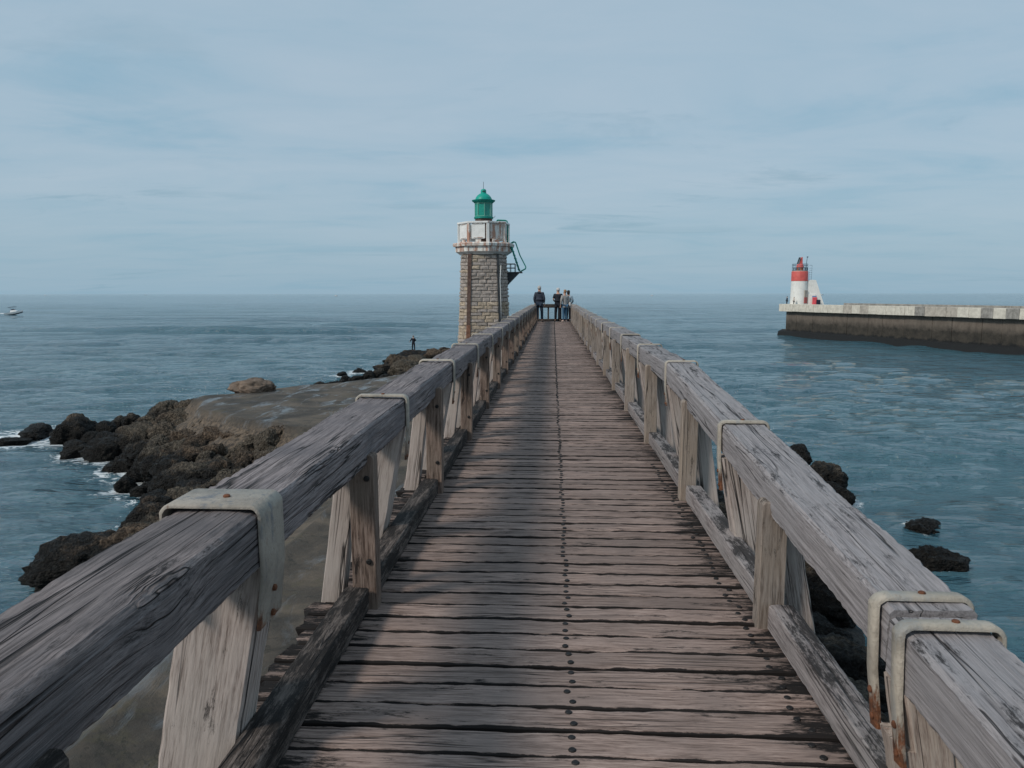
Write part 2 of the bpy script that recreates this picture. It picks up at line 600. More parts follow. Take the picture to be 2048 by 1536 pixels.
sea = add('sea', sea_me, sea_material())
tag(sea, 'teal blue choppy sea reaching the horizon', 'sea', kind='structure')

# ------------------------------------------------------------------ SLAB and rubble core (height field)
SLAB_Z = -4.0
poly = np.array([(1.4, -8), (1.4, 58), (-5.0, 62), (-9.5, 52), (-13.0, 46.2), (-17.6, 41.4), (-18.9, 38.2), (-16.4, 34.4), (-12.6, 31.0),
                 (-9.9, 28.6), (-9.5, 20), (-9.2, 10), (-9.0, -8)], float)
gxs = np.arange(-34, 14.01, 0.24)
gys = np.arange(-8, 78.01, 0.24)
SX, SY = np.meshgrid(gxs, gys)
dist = np.full(SX.shape, 1e9)
inside = np.zeros(SX.shape, bool)
for i in range(len(poly)):
    ax, ay = poly[i]
    bx, by = poly[(i + 1) % len(poly)]
    ex, ey = bx - ax, by - ay
    t = np.clip(((SX - ax) * ex + (SY - ay) * ey) / (ex * ex + ey * ey), 0, 1)
    dist = np.minimum(dist, np.hypot(SX - ax - t * ex, SY - ay - t * ey))
    cond = ((ay > SY) != (by > SY)) & (SX < (bx - ax) * (SY - ay) / (by - ay + 1e-12) + ax)
    inside ^= cond


def vnoise(X, Y, s, seed, amp):
    out = np.zeros(X.shape)
    r = np.random.RandomState(seed)
    for k in range(14):
        a = r.uniform(0, 6.28)
        fq = s * 2 ** r.uniform(-1, 1.6)
        out += np.sin((X * math.cos(a) + Y * math.sin(a)) * fq + r.uniform(0, 6.28) + 0.8 * np.sin(Y * fq * 0.37 + X * fq * 0.53)) * s / fq
    return out / 5.0 * amp


wob = vnoise(SX, SY, 1.3, 3, 0.35)
sd = np.where(inside, dist, -dist) + wob
top = SLAB_Z + vnoise(SX, SY, 0.5, 5, 0.05) + vnoise(SX, SY, 3.0, 9, 0.012)
# long low ridge of an old pour, left of the pier, and a sunken far strip
top += 0.10 * np.exp(-((SX + 5.7) / 0.28) ** 2) * (SY < 30)
top -= 0.12 * (SX < -5.7) * (SY < 30)
slope = np.where(sd < -0.0, np.where(sd > -0.5, 1.1 * -sd, 0.55 + 0.75 * (-sd - 0.5)), 0.0)
hh = top - slope + np.where(sd < 0, vnoise(SX, SY, 2.6, 11, 0.22) * np.clip(-sd, 0, 1), 0)
# left spur: rubble shoal
shoal = np.exp(-(((SX + 21) / 9.5) ** 2 + ((SY - 39) / 6.0) ** 2))
hh = np.maximum(hh, np.where(sd < 0, -8.0 + 0.9 * shoal + vnoise(SX, SY, 2.2, 21, 0.2), -99))
bank = -5.35 - 0.2 * (SX - 1.4) + vnoise(SX, SY, 2.4, 33, 0.3)
hh = np.where((SX > 1.4) & (SY < 36), np.maximum(hh, bank - np.clip((SY - 28) * 0.3, 0, 9)), hh)
V = np.stack([SX, SY, hh], -1).reshape(-1, 3)
ny_, nx_ = SX.shape
ii = np.arange(ny_ * nx_).reshape(ny_, nx_)
q = np.stack([ii[:-1, :-1], ii[:-1, 1:], ii[1:, 1:], ii[1:, :-1]], -1).reshape(-1, 4)
slab_me = mesh_from('concrete_slab', V.tolist(), q.tolist(), True)


def slab_height(x, y):
    ix = int(np.clip(round((x + 34) / 0.24), 0, nx_ - 1))
    iy = int(np.clip(round((y + 8) / 0.24), 0, ny_ - 1))
    return float(hh[iy, ix])


def slab_material():
    m, nt, b = new_mat('weathered_concrete')
    geo = nt.n('ShaderNodeNewGeometry')
    pos = geo.outputs['Position']
    z = nt.n('ShaderNodeSeparateXYZ', {0: pos}).outputs[2]
    n1 = nt.noise(pos, 0.55, 8, 0.65, 0.4)
    n2 = nt.noise(pos, 5.0, 9, 0.7)
    n3 = nt.noise(scaled(nt, pos, (1.6, 0.5, 1)), 0.7, 7, 0.65, 0.5)
    c = nt.ramp(n1, [(0.38, (0.028, 0.023, 0.018)), (0.5, (0.066, 0.052, 0.039)), (0.62, (0.115, 0.088, 0.063))])
    c = nt.mix(nt.math('MULTIPLY', nt.mapr(n2, 0.45, 0.7), 0.45), c, (0.055, 0.05, 0.042))
    # green brown algae
    alg = nt.mapr(nt.noise(pos, 0.8, 8, 0.7), 0.56, 0.68)
    c = nt.mix(nt.math('MULTIPLY', alg, 0.7), c, (0.07, 0.06, 0.03))
    ck = nt.mapr(nt.math('ABSOLUTE', nt.math('SUBTRACT', nt.noise(pos, 0.35, 7, 0.6, 0.3), 0.5)), 0.0, 0.006, 1.0, 0.0)
    c = nt.mix(nt.math('MULTIPLY', ck, 0.8), c, (0.02, 0.018, 0.012))
    # wet film: paler colour, smoother surface
    wet = nt.mapr(n3, 0.52, 0.62)
    c = nt.mix(nt.math('MULTIPLY', wet, 0.45), c, (0.11, 0.11, 0.115))
    # sides: rough aggregate, dark below the tide line
    side = nt.mapr(z, -4.05, -4.35)
    agg = nt.n('ShaderNodeTexVoronoi', {'Vector': pos, 'Scale': 5.5}).outputs['Distance']
    sc = nt.ramp(nt.noise(pos, 6, 8, 0.7), [(0.38, (0.025, 0.018, 0.013)), (0.62, (0.15, 0.11, 0.075))])
    c = nt.mix(side, c, sc)
    tide = nt.mapr(nt.math('ADD', z, nt.math('MULTIPLY', nt.noise(pos, 1.5, 5, 0.6), 1.2)), -4.6, -5.2)
    c = nt.mix(tide, c, nt.ramp(nt.noise(pos, 14, 8, 0.7), [(0.35, (0.008, 0.008, 0.008)), (0.7, (0.05, 0.045, 0.04))]))
    nt.L.new(c, b.inputs['Base Color'])
    rg = nt.math('SUBTRACT', 0.88, nt.math('MULTIPLY', wet, 0.58))
    nt.L.new(nt.math('MAXIMUM', rg, nt.math('MULTIPLY', side, 0.8)), b.inputs['Roughness'])
    h = nt.math('ADD', nt.math('MULTIPLY', n2, 0.5), nt.math('MULTIPLY', nt.math('MULTIPLY', agg, side), 0.9))
    h = nt.math('MULTIPLY', h, nt.math('SUBTRACT', 1.0, nt.math('MULTIPLY', wet, 0.6)))
    bp = nt.n('ShaderNodeBump', {'Height': h, 'Strength': 0.8, 'Distance': 0.09})
    nt.L.new(bp.outputs[0], b.inputs['Normal'])
    return m


slab = add('concrete_slab', slab_me, slab_material())
tag(slab, 'low weathered concrete slab with wet patches below the left railing', 'slab', kind='structure')

# ------------------------------------------------------------------ BOULDERS
def rock_material():
    m, nt, b = new_mat('breakwater_rock')
    pos = nt.n('ShaderNodeNewGeometry').outputs['Position']
    tc, rnd, vec = obj_vec(nt)
    z = nt.n('ShaderNodeSeparateXYZ', {0: pos}).outputs[2]
    n1 = nt.noise(pos, 1.3, 8, 0.65)
    n2 = nt.noise(pos, 9.0, 10, 0.72)
    dry = nt.ramp(n2, [(0.36, (0.02, 0.014, 0.01)), (0.5, (0.095, 0.068, 0.048)), (0.66, (0.24, 0.175, 0.125))])
    dry2 = nt.ramp(n2, [(0.36, (0.02, 0.017, 0.013)), (0.5, (0.09, 0.075, 0.058)), (0.66, (0.21, 0.178, 0.14))])
    dry = nt.mix(nt.mapr(rnd, 0.3, 0.7), dry, dry2)
    wetc = nt.ramp(n2, [(0.38, (0.003, 0.003, 0.003)), (0.55, (0.014, 0.013, 0.012)), (0.72, (0.05, 0.044, 0.036))])
    # barnacle flecks on the intertidal rock
    vo = nt.n('ShaderNodeTexVoronoi', {'Vector': pos, 'Scale': 13.0}, feature='F1').outputs['Distance']
    fleck = nt.math('MULTIPLY', nt.mapr(vo, 0.2, 0.08), nt.mapr(nt.noise(pos, 2.2, 6, 0.6), 0.5, 0.62))
    wetc = nt.mix(nt.math('MULTIPLY', fleck, 0.7), wetc, (0.2, 0.185, 0.15))
    zz = nt.math('ADD', z, nt.math('MULTIPLY', nt.math('SUBTRACT', n1, 0.5), 2.2))
    zz = nt.math('ADD', zz, nt.math('MULTIPLY', nt.math('SUBTRACT', rnd, 0.5), 0.5))
    t = nt.mapr(zz, -5.4, -4.9)
    c = nt.mix(t, wetc, dry)
    nt.L.new(c, b.inputs['Base Color'])
    nt.L.new(nt.mapr(t, 0, 1, 0.6, 0.92), b.inputs['Roughness'])
    b.inputs['Specular IOR Level'].default_value = 0.2
    h = nt.math('ADD', nt.math('MULTIPLY', n2, 0.8), nt.math('MULTIPLY', nt.math('SUBTRACT', 1.0, vo), 0.45))
    bp = nt.n('ShaderNodeBump', {'Height': h, 'Strength': 1.0, 'Distance': 0.22})
    nt.L.new(bp.outputs[0], b.inputs['Normal'])
    return m


M['rock'] = rock_material()
bm_ = bmesh.new()
bmesh.ops.create_icosphere(bm_, subdivisions=5, radius=1.0)
ico_dirs = np.array([v.co[:] for v in bm_.verts])
ico_faces = [tuple(v.index for v in f.verts) for f in bm_.faces]
bm_.free()


def rock_mesh(seed, rough=1.0):
    r = np.random.RandomState(seed)
    nrm = r.normal(size=(17, 3))
    nrm /= np.linalg.norm(nrm, axis=1)[:, None]
    dd = r.uniform(0.6, 1.0, 17)
    dots = ico_dirs @ nrm.T
    rad = np.where(dots > 0.05, dd[None, :] / np.maximum(dots, 0.05), 9.0)
    k = 24.0
    rr = -np.log(np.sum(np.exp(-k * np.minimum(rad, 3)), axis=1)) / k
    rr = np.clip(rr, 0.35, 1.05)
    V = []
    for d, q_ in zip(ico_dirs, rr):
        p = Vector(d)
        f = mnoise.fractal(p * 1.7 + Vector((seed, 0, 0)), 0.9, 2.1, 4) * 0.10
        g = mnoise.noise(p * 9 + Vector((0, seed, 0))) * 0.05 + mnoise.noise(p * 19 + Vector((0, seed, 3))) * 0.045 - abs(mnoise.noise(p * 3.1 + Vector((2, seed, 0)))) * 0.18 - abs(mnoise.noise(p * 7.3 + Vector((2, seed, 5)))) * 0.1
        V.append(p * (q_ + f + g * rough))
    return mesh_from('boulder', V, ico_faces, True)


ROCKS = [rock_mesh(s) for s in (1, 2, 3, 5, 8, 13, 21, 34, 55)]
rr_ = random.Random(11)
# projection of the photograph's camera, used to find where on the ground a rock stands
_F = Vector((-math.sin(YAW) * math.cos(PITCH), math.cos(YAW) * math.cos(PITCH), -math.sin(PITCH)))
_R = Vector((math.cos(YAW), math.sin(YAW), 0))
_U = _R.cross(_F)


def ground(px, py, z):
    d = _F + _R * ((px - 1024) / FPX) - _U * ((py - 768) / FPX)
    t = (z - 1.5) / d.z
    return Vector((0, 0, 1.5)) + d * t


M['rock_light'] = plain('dry_brown_rock', (0.145, 0.108, 0.083), 0.92, 0.3, 2.2, bump=1.0)


def zone_label(kind, x, y, w):
    size = 'large' if w > 2.3 else ('middling' if w > 1.4 else 'small')
    tone = 'black mussel covered' if kind == 'w' else 'brown barnacled'
    if x < -22.5:
        place = 'near the outer left tip of the heap'
    elif y > 36:
        place = 'on the seaward side of the left heap'
    elif x > -13.5 and y > 27:
        place = 'under the front edge of the slab'
    elif y < 24:
        place = 'close below the near left railing'
    elif x < -17.5:
        place = 'along the inner waterline of the left heap'
    else:
        place = 'in the middle of the left heap'
    return '%s %s boulder %s' % (size, tone, place)


def boulder(x, y, z, w, d, h, label, group=None, foam=0.0, k=None, rz=None, tilt=0.25, light=False):
    me = ROCKS[k if k is not None else rr_.randrange(len(ROCKS))]
    if light:
        me = me.copy()
        me.materials.clear()
    o = add('boulder', me, M['rock_light' if light else 'rock'], None, (x, y, z),
            (rr_.uniform(-tilt, tilt), rr_.uniform(-tilt, tilt), rz if rz is not None else rr_.uniform(0, 6.28)),
            (w / 1.7, d / 1.7, h / 1.7))
    tag(o, label, 'boulder', group)
    if foam:
        FOAM_SPOTS.append((x, y, foam))
    return o


LB_WET = ('wet black mussel covered boulder in the heap left of the concrete slab', 'black boulders of the left breakwater heap')
LB_DRY = ('brown barnacled boulder in the upper heap against the concrete slab edge', 'brown boulders against the slab edge')
left_rocks = [  # pixel centre, pixel width, height above sea
    (147, 862, 88, 0.5, 'w'), (205, 858, 46, 0.6, 'w'), (241, 866, 36, 0.5, 'w'), (239, 842, 36, 0.6, 'w'),
    (262, 838, 32, 0.9, 'w'), (205, 880, 60, 0.4, 'w'), (157, 893, 54, 0.3, 'w'), (297, 842, 96, 1.2, 'd'), (331, 818, 60, 1.3, 'd'),
    (376, 810, 52, 1.7, 'd'), (372, 828, 64, 1.7, 'd'), (404, 830, 30, 1.7, 'w'), (342, 850, 42, 1.3, 'w'), (381, 870, 92, 1.5, 'd'),
    (287, 878, 80, 0.8, 'w'), (219, 899, 84, 0.35, 'w'), (260, 917, 84, 0.4, 'w'), (308, 899, 74, 0.8, 'w'), (352, 902, 46, 1.0, 'w'),
    (441, 852, 66, 1.8, 'd'), (478, 860, 56, 1.9, 'd'), (495, 872, 78, 1.7, 'd'), (444, 880, 44, 1.5, 'd'), (427, 895, 70, 1.2, 'w'),
    (513, 884, 84, 1.6, 'd'), (560, 872, 74, 2.0, 'd'), (566, 890, 66, 1.7, 'd'), (393, 922, 84, 0.9, 'w'), (451, 929, 74, 1.1, 'w'),
    (331, 932, 64, 0.5, 'w'), (239, 939, 28, 0.1, 'w'), (284, 935, 60, 0.3, 'w'), (500, 925, 66, 1.4, 'w'), (530, 915, 50, 1.6, 'd'),
    (318, 966, 84, 0.5, 'w'), (325, 1004, 78, 0.4, 'w'), (376, 958, 56, 0.9, 'w'), (410, 976, 66, 1.2, 'd'), (440, 960, 60, 1.3, 'd'),
    (292, 1030, 62, 0.3, 'w'), (330, 1042, 60, 1.0, 'd'), (275, 1070, 60, 0.8, 'd'), (380, 1010, 70, 1.2, 'd'),
    (590, 905, 60, 1.8, 'd'), (470, 900, 50, 1.4, 'w'), (345, 870, 50, 1.2, 'w'),
    (250, 890, 50, 0.5, 'w'), (180, 875, 40, 0.3, 'w'), (360, 985, 50, 0.8, 'w'), (450, 990, 60, 1.5, 'd'),
]
for (px, py, w, hz_, kd) in left_rocks:
    p = ground(px, py, SEA_Z + hz_)
    wm = w / FPX * (p.y) * 1.05
    lab, grp = LB_WET if kd == 'w' else LB_DRY
    lab = zone_label(kd, p.x, p.y, wm)
    boulder(p.x, p.y, SEA_Z + hz_ - 0.22 * wm, wm * 1.12, wm * rr_.uniform(0.9, 1.25), wm * rr_.uniform(0.85, 1.05), lab, grp,
            foam=(wm * 0.9 if hz_ < 0.65 else 0.0))
# filler stones of the same heap standing between the big ones
def slab_dist(x, y):
    ix = int(np.clip(round((x + 34) / 0.24), 0, nx_ - 1))
    iy = int(np.clip(round((y + 8) / 0.24), 0, ny_ - 1))
    return float(-sd[iy, ix])


HEAP = [(-9.7, 17.5), (-9.0, 29.2), (-12.0, 32.2), (-15.6, 35.2), (-18.0, 38.6), (-21, 41.5), (-27.5, 43), (-27, 40.5), (-22, 36), (-18.5, 32), (-15.6, 29.5), (-13.6, 25), (-12.2, 19)]


def in_poly(x, y, P_):
    c = False
    for i in range(len(P_)):
        (ax, ay), (bx, by) = P_[i], P_[(i + 1) % len(P_)]
        if (ay > y) != (by > y) and x < (bx - ax) * (y - ay) / (by - ay) + ax:
            c = not c
    return c


nfill = 0
while nfill < 150:
    x, y = rr_.uniform(-28, -9), rr_.uniform(8, 43)
    if not in_poly(x, y, HEAP):
        continue
    nfill += 1
    d = max(0.0, slab_dist(x, y))
    s = rr_.uniform(0.9, 1.9)
    z = max(-6.55, -4.75 - 0.24 * d)
    boulder(x, y, z - 0.25 * s, s, s * rr_.uniform(0.8, 1.2), s * 0.85, zone_label('w' if z < -5.1 else 'd', x, y, s), (LB_WET if z < -5.1 else LB_DRY)[1], foam=(0.8 if z < -6.4 and rr_.random() < 0.3 else 0))
for (px, py, w) in [(420, 838, 52), (455, 842, 60), (432, 858, 50), (492, 850, 56), (520, 862, 66), (550, 858, 48), (585, 870, 64), (618, 868, 50), (545, 880, 70), (600, 890, 66),
                    (470, 866, 50), (575, 905, 60), (635, 888, 50), (405, 845, 44), (505, 878, 44)]:
    p = ground(px, py, -4.55)
    wm = w / FPX * p.y
    boulder(p.x, p.y, -4.55 - 0.2 * wm, wm * 1.1, wm * rr_.uniform(0.8, 1.1), wm * rr_.uniform(0.65, 0.9), zone_label('d', p.x, p.y, wm * 1.1), LB_DRY[1])
p = ground(80, 866, SEA_Z)
boulder(p.x, p.y, SEA_Z + 0.1, 2.3, 1.6, 1.0, 'low black rock at the outermost left tip of the heap with foam around', None, 2.6, tilt=0.1)
p = ground(22, 880, SEA_Z)
boulder(p.x, p.y, SEA_Z - 0.05, 2.0, 1.3, 0.55, 'flat black rock awash in foam at the left picture edge', None, 2.8, tilt=0.1)
p = ground(249, 978, SEA_Z)
boulder(p.x, p.y, SEA_Z + 0.1, 0.95, 0.8, 0.7, 'small lone dark rock standing in water off the left heap', None, 1.0)
p = ground(165, 1140, SEA_Z + 0.5)
boulder(p.x, p.y, SEA_Z + 0.45, 2.9, 2.4, 1.75, 'large dark block lying left of the near left railing in the water', None, 1.0, k=4, rz=0.4, tilt=0.12)
p = ground(500, 783, SLAB_Z)
boulder(p.x, p.y + 0.3, SLAB_Z + 0.12, 2.4, 1.7, 1.2, 'big brown boulder lying alone on the far edge of the concrete slab', None, k=0, rz=0.3, tilt=0.08, light=True)

# the far heap where the angler stands
FB = ('grey brown boulder of the far heap the angler stands on', 'boulders of the far heap below the angler')
FW = ('black wet rock in the surf at the far heap', 'black wet rocks at the far heap')
for (px, py, w, hz_, kd) in [
    (718, 742, 28, 0.3, 'w'), (684, 747, 20, 0.3, 'w'), (690, 757, 22, 0.2, 'w'), (712, 755, 26, 0.4, 'w'), (738, 752, 34, 0.5, 'w'),
    (770, 733, 44, 1.2, 'd'), (790, 718, 46, 1.6, 'd'), (758, 744, 34, 0.8, 'w'), (815, 738, 70, 1.5, 'd'), (838, 725, 60, 1.6, 'd'),
    (812, 753, 60, 1.0, 'd'), (845, 752, 60, 1.4, 'd'), (775, 758, 42, 0.7, 'w'), (868, 712, 44, 1.5, 'd'), (895, 707, 34, 1.4, 'd'),
    (742, 768, 40, 0.8, 'd'), (790, 770, 60, 1.0, 'd'), (870, 735, 60, 1.5, 'd'), (905, 720, 60, 1.5, 'd'), (672, 768, 44, 0.7, 'd'),
    (640, 774, 34, 0.5, 'd'), (720, 772, 40, 0.6, 'd'), (850, 768, 70, 1.2, 'd'), (862, 700, 20, 1.1, 'w'), (888, 698, 20, 1.2, 'd'),
]:
    p = ground(px, py, SEA_Z + hz_)
    wm = w / FPX * p.y * 1.1
    lab, grp = FW if kd == 'w' else FB
    boulder(p.x, p.y, SEA_Z + hz_ - 0.12 * wm, wm, wm * rr_.uniform(0.7, 1.0), wm * rr_.uniform(0.55, 0.72), lab, grp,
            foam=(wm * 1.1 if hz_ < 0.6 else 0))
ANG = ground(827, 703, SEA_Z + 1.35)
boulder(ANG.x - 0.2, ANG.y + 0.5, SEA_Z + 0.35, 6.6, 3.6, 2.35, 'broad flat topped boulder directly under the angler', None, k=6, rz=0.1, tilt=0.03)

# right hand side
RB = ('dark boulder in the shadowed heap below the right railing', 'dark boulders below the right railing')
for i in range(165):
    y = rr_.uniform(3.0, 36)
    reach = 6.2 + 2.6 * math.sin(y * 0.16 - 0.5) if y > 17 else 5.7
    x = 1.75 + reach * rr_.random() ** 1.25
    u = (x - 1.75) / reach
    s = rr_.uniform(1.1, 2.2)
    lab = '%s dark boulder below the right railing %s, %s' % ('large' if s > 1.7 else 'smaller', 'beside the nearest bays' if y < 8 else ('around the middle bays' if y < 20 else 'toward the far bays'),
                                                           'against the pier' if u < 0.35 else ('halfway down the heap' if u < 0.7 else 'by the water'))
    boulder(x, y, -4.7 - 1.9 * u, s, s * rr_.uniform(0.8, 1.1), s * 0.8, lab, RB[1], foam=0)
for (px, py, w, hz_, lab) in [
    (1600, 905, 46, 0.5, 'black rock showing over the right railing farthest up the heap'),
    (1640, 950, 84, 0.8, 'rounded brown black boulder showing over the right railing'),
    (1668, 985, 62, 0.4, 'lower dark boulder just before the rounded one over the right railing'),
    (1700, 1005, 34, 0.02, 'flat black rock barely above water beside the right heap')]:
    p = ground(px, py, SEA_Z + hz_)
    wm = w / FPX * p.y * 1.1
    boulder(p.x, p.y, SEA_Z + hz_ - 0.15 * wm, wm, wm * 0.9, wm * 0.75, lab, None, foam=0.5)
p = ground(1840, 1080, SEA_Z)
boulder(p.x, p.y, SEA_Z + 0.15, 1.7, 1.2, 1.25, 'farther of the two black rocks standing in water at right', None, 0.5, k=1, rz=0.0, tilt=0.06)
p = ground(1866, 1147, SEA_Z)
boulder(p.x, p.y, SEA_Z + 0.2, 1.7, 1.3, 1.5, 'nearer of the two black rocks standing in water at right', None, 0.5, k=3, rz=0.2, tilt=0.06)

# foam attribute on the sea
foam = np.zeros(XX.shape)
for (fx, fy, fr) in FOAM_SPOTS:
    d2 = ((XX - fx) ** 2 + (YY - fy) ** 2) / (fr * 1.35) ** 2
    foam = np.maximum(foam, np.exp(-d2))
att = sea_me.attributes.new('foam', 'FLOAT', 'POINT')
att.data.foreach_set('value', foam.ravel().astype(np.float32))

# ------------------------------------------------------------------ WOODEN PIER
pier = empty('wooden_pier', (0, 2, 0))
tag(pier, 'long weathered timber footbridge with heavy rail beams leading to the sea', 'pier')
PIER_INV = Matrix.Translation((0, -2, 0))


def part(name, me, mat, loc=(0, 0, 0), rot=(0, 0, 0), parent=None):
    o = add(name, me, mat, parent or pier, loc, rot)
    if parent is None:
        o.location = (loc[0], loc[1] - 2, loc[2])
    return o


XL, XR = -0.862, 0.965           # inner faces of the kerbs
Y0, Y1 = -0.6, 40.9
PITCHB = 0.148
BAY = 2.1
CL_Y = [2.25 + BAY * k for k in range(-1, 19)]     # strap / raking post stations, left
CR_Y = [2.20 + BAY * k for k in range(-1, 19)]
ML_Y = [1.12] + [3.43 + BAY * k for k in range(0, 18)]     # upright posts
MR_Y = [3.33 + BAY * k for k in range(-1, 18)]
ZTOP = 0.91
BH, BW, BWR = 0.178, 0.275, 0.245


def zlr(y):
    return 0.915 if y >= 6.4 else 0.915 - (6.4 - y) * 0.0112


def zr(y):
    """top of the right rail: it dips towards the camera"""
    if y >= 6.4:
        return 0.915
    return 0.915 - (6.4 - y) * 0.0765


# boards
bo = [timber('board', 2.24, 0.137, 0.05, 'X', nseg=54, bev=0.006, nw=5, nh=3, rough=0.004, groove=0.0022, seed=3.1 * i + 1, edge=0.008, end_j=0.04)
      for i in range(9)]
bs = [timber('board', 1.93, 0.137, 0.05, 'X', nseg=50, bev=0.006, nw=5, nh=3, rough=0.004, groove=0.0022, seed=4.7 * i + 2, edge=0.008, end_j=0.02)
      for i in range(3)]
rb = random.Random(5)
board_ys = []
boards = []
y = Y0
while y < Y1:
    short = any(abs(y - c) < 0.16 for c in CL_Y) or any(abs(y - c) < 0.16 for c in CR_Y)
    me = rb.choice(bs if short else bo)
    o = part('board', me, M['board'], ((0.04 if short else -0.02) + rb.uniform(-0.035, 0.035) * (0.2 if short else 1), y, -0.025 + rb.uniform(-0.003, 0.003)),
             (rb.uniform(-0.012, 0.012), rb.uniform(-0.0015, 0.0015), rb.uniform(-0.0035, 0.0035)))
    boards.append(o)
    board_ys.append(y)
    y += PITCHB + rb.uniform(-0.004, 0.004)

nail_me = mesh_from('nail', *lathe_vf([(0.0135, -0.006), (0.0135, 0.0015), (0.0105, 0.0045)], 10))
far_nails = []
nv, nf = vf(nail_me)
for o, y in zip(boards, board_ys):
    spots = [(0.072 + rb.uniform(-0.012, 0.012), -0.035), (0.072 + rb.uniform(-0.012, 0.012), 0.035)]
    for sx_ in (XR - 0.075,):
        spots += [(sx_ + rb.uniform(-0.02, 0.02), -0.035), (sx_ + rb.uniform(-0.02, 0.02), 0.033)]
    for (x, dy) in spots:
        if 1.5 < y < 6.6:
            n_ = add('nail', nail_me, M['nail'], o, (x - o.location.x, dy, 0.025))
        elif y >= 6.6 and abs(x) < 0.2:
            far_nails.append(([(vx + x, vy + y + dy - 2, vz + 0.001) for vx, vy, vz in nv], nf))
tag(part('nail_row', join_me('nail_row', far_nails), M['nail'], (0, 2, 0)), kind='stuff')

# joists and cross beams
for x in (-0.75, 0.08, 0.85):
    part('joist', box_me('joist', 0.14, Y1 - Y0, 0.2, 0.008), M['under'], (x, (Y0 + Y1) / 2, -0.153))
for y in CL_Y:
    part('cross_beam', box_me('cross_beam', 2.5, 0.18, 0.2, 0.01), M['under'], (0.05, y + 0.17, -0.36))

# kerbs
kerb_far = [timber('kerb', BAY - 0.13, 0.115, 0.118, 'Y', 16, 0.007, 4, 4, 0.002, 0.0015, 7.7 * i, 0.005) for i in range(4)]
kerb_near = [timber('kerb', BAY - 0.13, 0.115, 0.118, 'Y', 70, 0.007, 9, 9, 0.0025, 0.0022, 5.3 * i + 2, 0.006) for i in range(4)]
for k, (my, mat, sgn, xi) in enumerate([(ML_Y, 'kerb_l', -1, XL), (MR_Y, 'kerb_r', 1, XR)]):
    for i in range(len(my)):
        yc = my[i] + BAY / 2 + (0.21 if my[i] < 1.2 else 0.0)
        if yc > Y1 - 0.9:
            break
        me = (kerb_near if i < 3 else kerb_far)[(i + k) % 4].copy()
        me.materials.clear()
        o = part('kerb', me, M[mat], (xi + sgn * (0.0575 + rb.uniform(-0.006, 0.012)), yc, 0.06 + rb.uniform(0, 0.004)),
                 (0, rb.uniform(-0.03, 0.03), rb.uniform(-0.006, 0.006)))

# rail beams, two bays each
beam_far = [timber('rail_beam', 2 * BAY - 0.012, BW, BH, 'Y', 40, 0.012, 7, 6, 0.006, 0.002, 9.1 * i + 3, 0.012) for i in range(3)]


def beam(y0, y1, x, z0, z1, mat, near=False, seed=0.0, variant=0):
    L = y1 - y0
    bw = BWR if x > 0 else BW
    if near:
        me = timber('rail_beam', L - 0.008, bw, BH, 'Y', 170, 0.013, 26, 20, 0.007, 0.0032, seed, 0.012)
    else:
        me = beam_far[variant].copy()
        me.materials.clear()
        for v in me.vertices:
            v.co.x *= bw / BW
    return part('rail_beam', me, M[mat], (x, (y0 + y1) / 2, (z0 + z1) / 2 - BH / 2), (math.atan2(z1 - z0, L), 0, rb.uniform(-0.002, 0.002)))


XBL, XBR = XL - BW / 2, XR + BWR / 2
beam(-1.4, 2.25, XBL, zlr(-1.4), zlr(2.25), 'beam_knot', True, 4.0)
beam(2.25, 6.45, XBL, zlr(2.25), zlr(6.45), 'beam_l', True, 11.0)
yy = 6.45
i = 0
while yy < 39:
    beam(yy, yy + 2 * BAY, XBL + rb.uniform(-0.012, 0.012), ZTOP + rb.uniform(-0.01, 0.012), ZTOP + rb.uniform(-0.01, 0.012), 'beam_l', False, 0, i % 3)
    yy += 2 * BAY
    i += 1
beam(-1.4, 2.11, XBR, zr(-1.4), zr(2.11), 'beam_r', True, 23.0)
beam(2.11, 6.4, XBR, zr(2.11) + 0.012, zr(6.4) + 0.005, 'beam_r', True, 31.0)
yy = 6.4
while yy < 39:
    beam(yy, yy + 2 * BAY, XBR + rb.uniform(-0.012, 0.012), zr(yy) + rb.uniform(-0.01, 0.012), zr(yy) + rb.uniform(-0.01, 0.012), 'beam_r', False, 0, i % 3)
    yy += 2 * BAY
    i += 1

# raking posts under the straps
RAKE = 0.19
RK_L = 5.2
rk_near = [timber('raking_post', RK_L, 0.25, 0.15, 'Z', 90, 0.008, 9, 6, 0.003, 0.0025, 2.9 * i + 1, 0.008) for i in range(3)]
rk_far = [timber('raking_post', RK_L, 0.25, 0.15, 'Z', 24, 0.008, 4, 3, 0.004, 0.002, 3.7 * i + 5, 0.01) for i in range(3)]


def raker(side, y, ztop, mat, near, i):
    base = (rk_near if near else rk_far)[i % 3].copy()
    base.materials.clear()
    # cut the head level with the beam's underside
    ang = math.atan(RAKE)
    xc = (XBL if side < 0 else XBR)
    zt = ztop - BH - 0.001
    half = RK_L / 2
    for v in base.vertices:
        if v.co.z > half - 0.02:
            v.co.z += -side * v.co.x * math.tan(ang) * (1 if side < 0 else 1)
    # centre so that the top centre sits at (xc, zt)
    cx_ = xc + side * math.sin(ang) * half
    cz_ = zt - math.cos(ang) * half
    part('raking_post', base, M[mat], (cx_, y - 0.01, cz_), (0, side * -ang if side > 0 else ang, 0))


for i, y in enumerate(CL_Y):
    if 0 < y < Y1 - 0.2:
        raker(-1, y, zlr(y), 'raker', y < 7, i)
for i, y in enumerate(CR_Y):
    if 0 < y < Y1 - 0.2:
        raker(1, y if y > 3 else 2.06, zr(y) - 0.005, 'raker_rust' if y < 3 else 'raker', y < 7, i + 1)


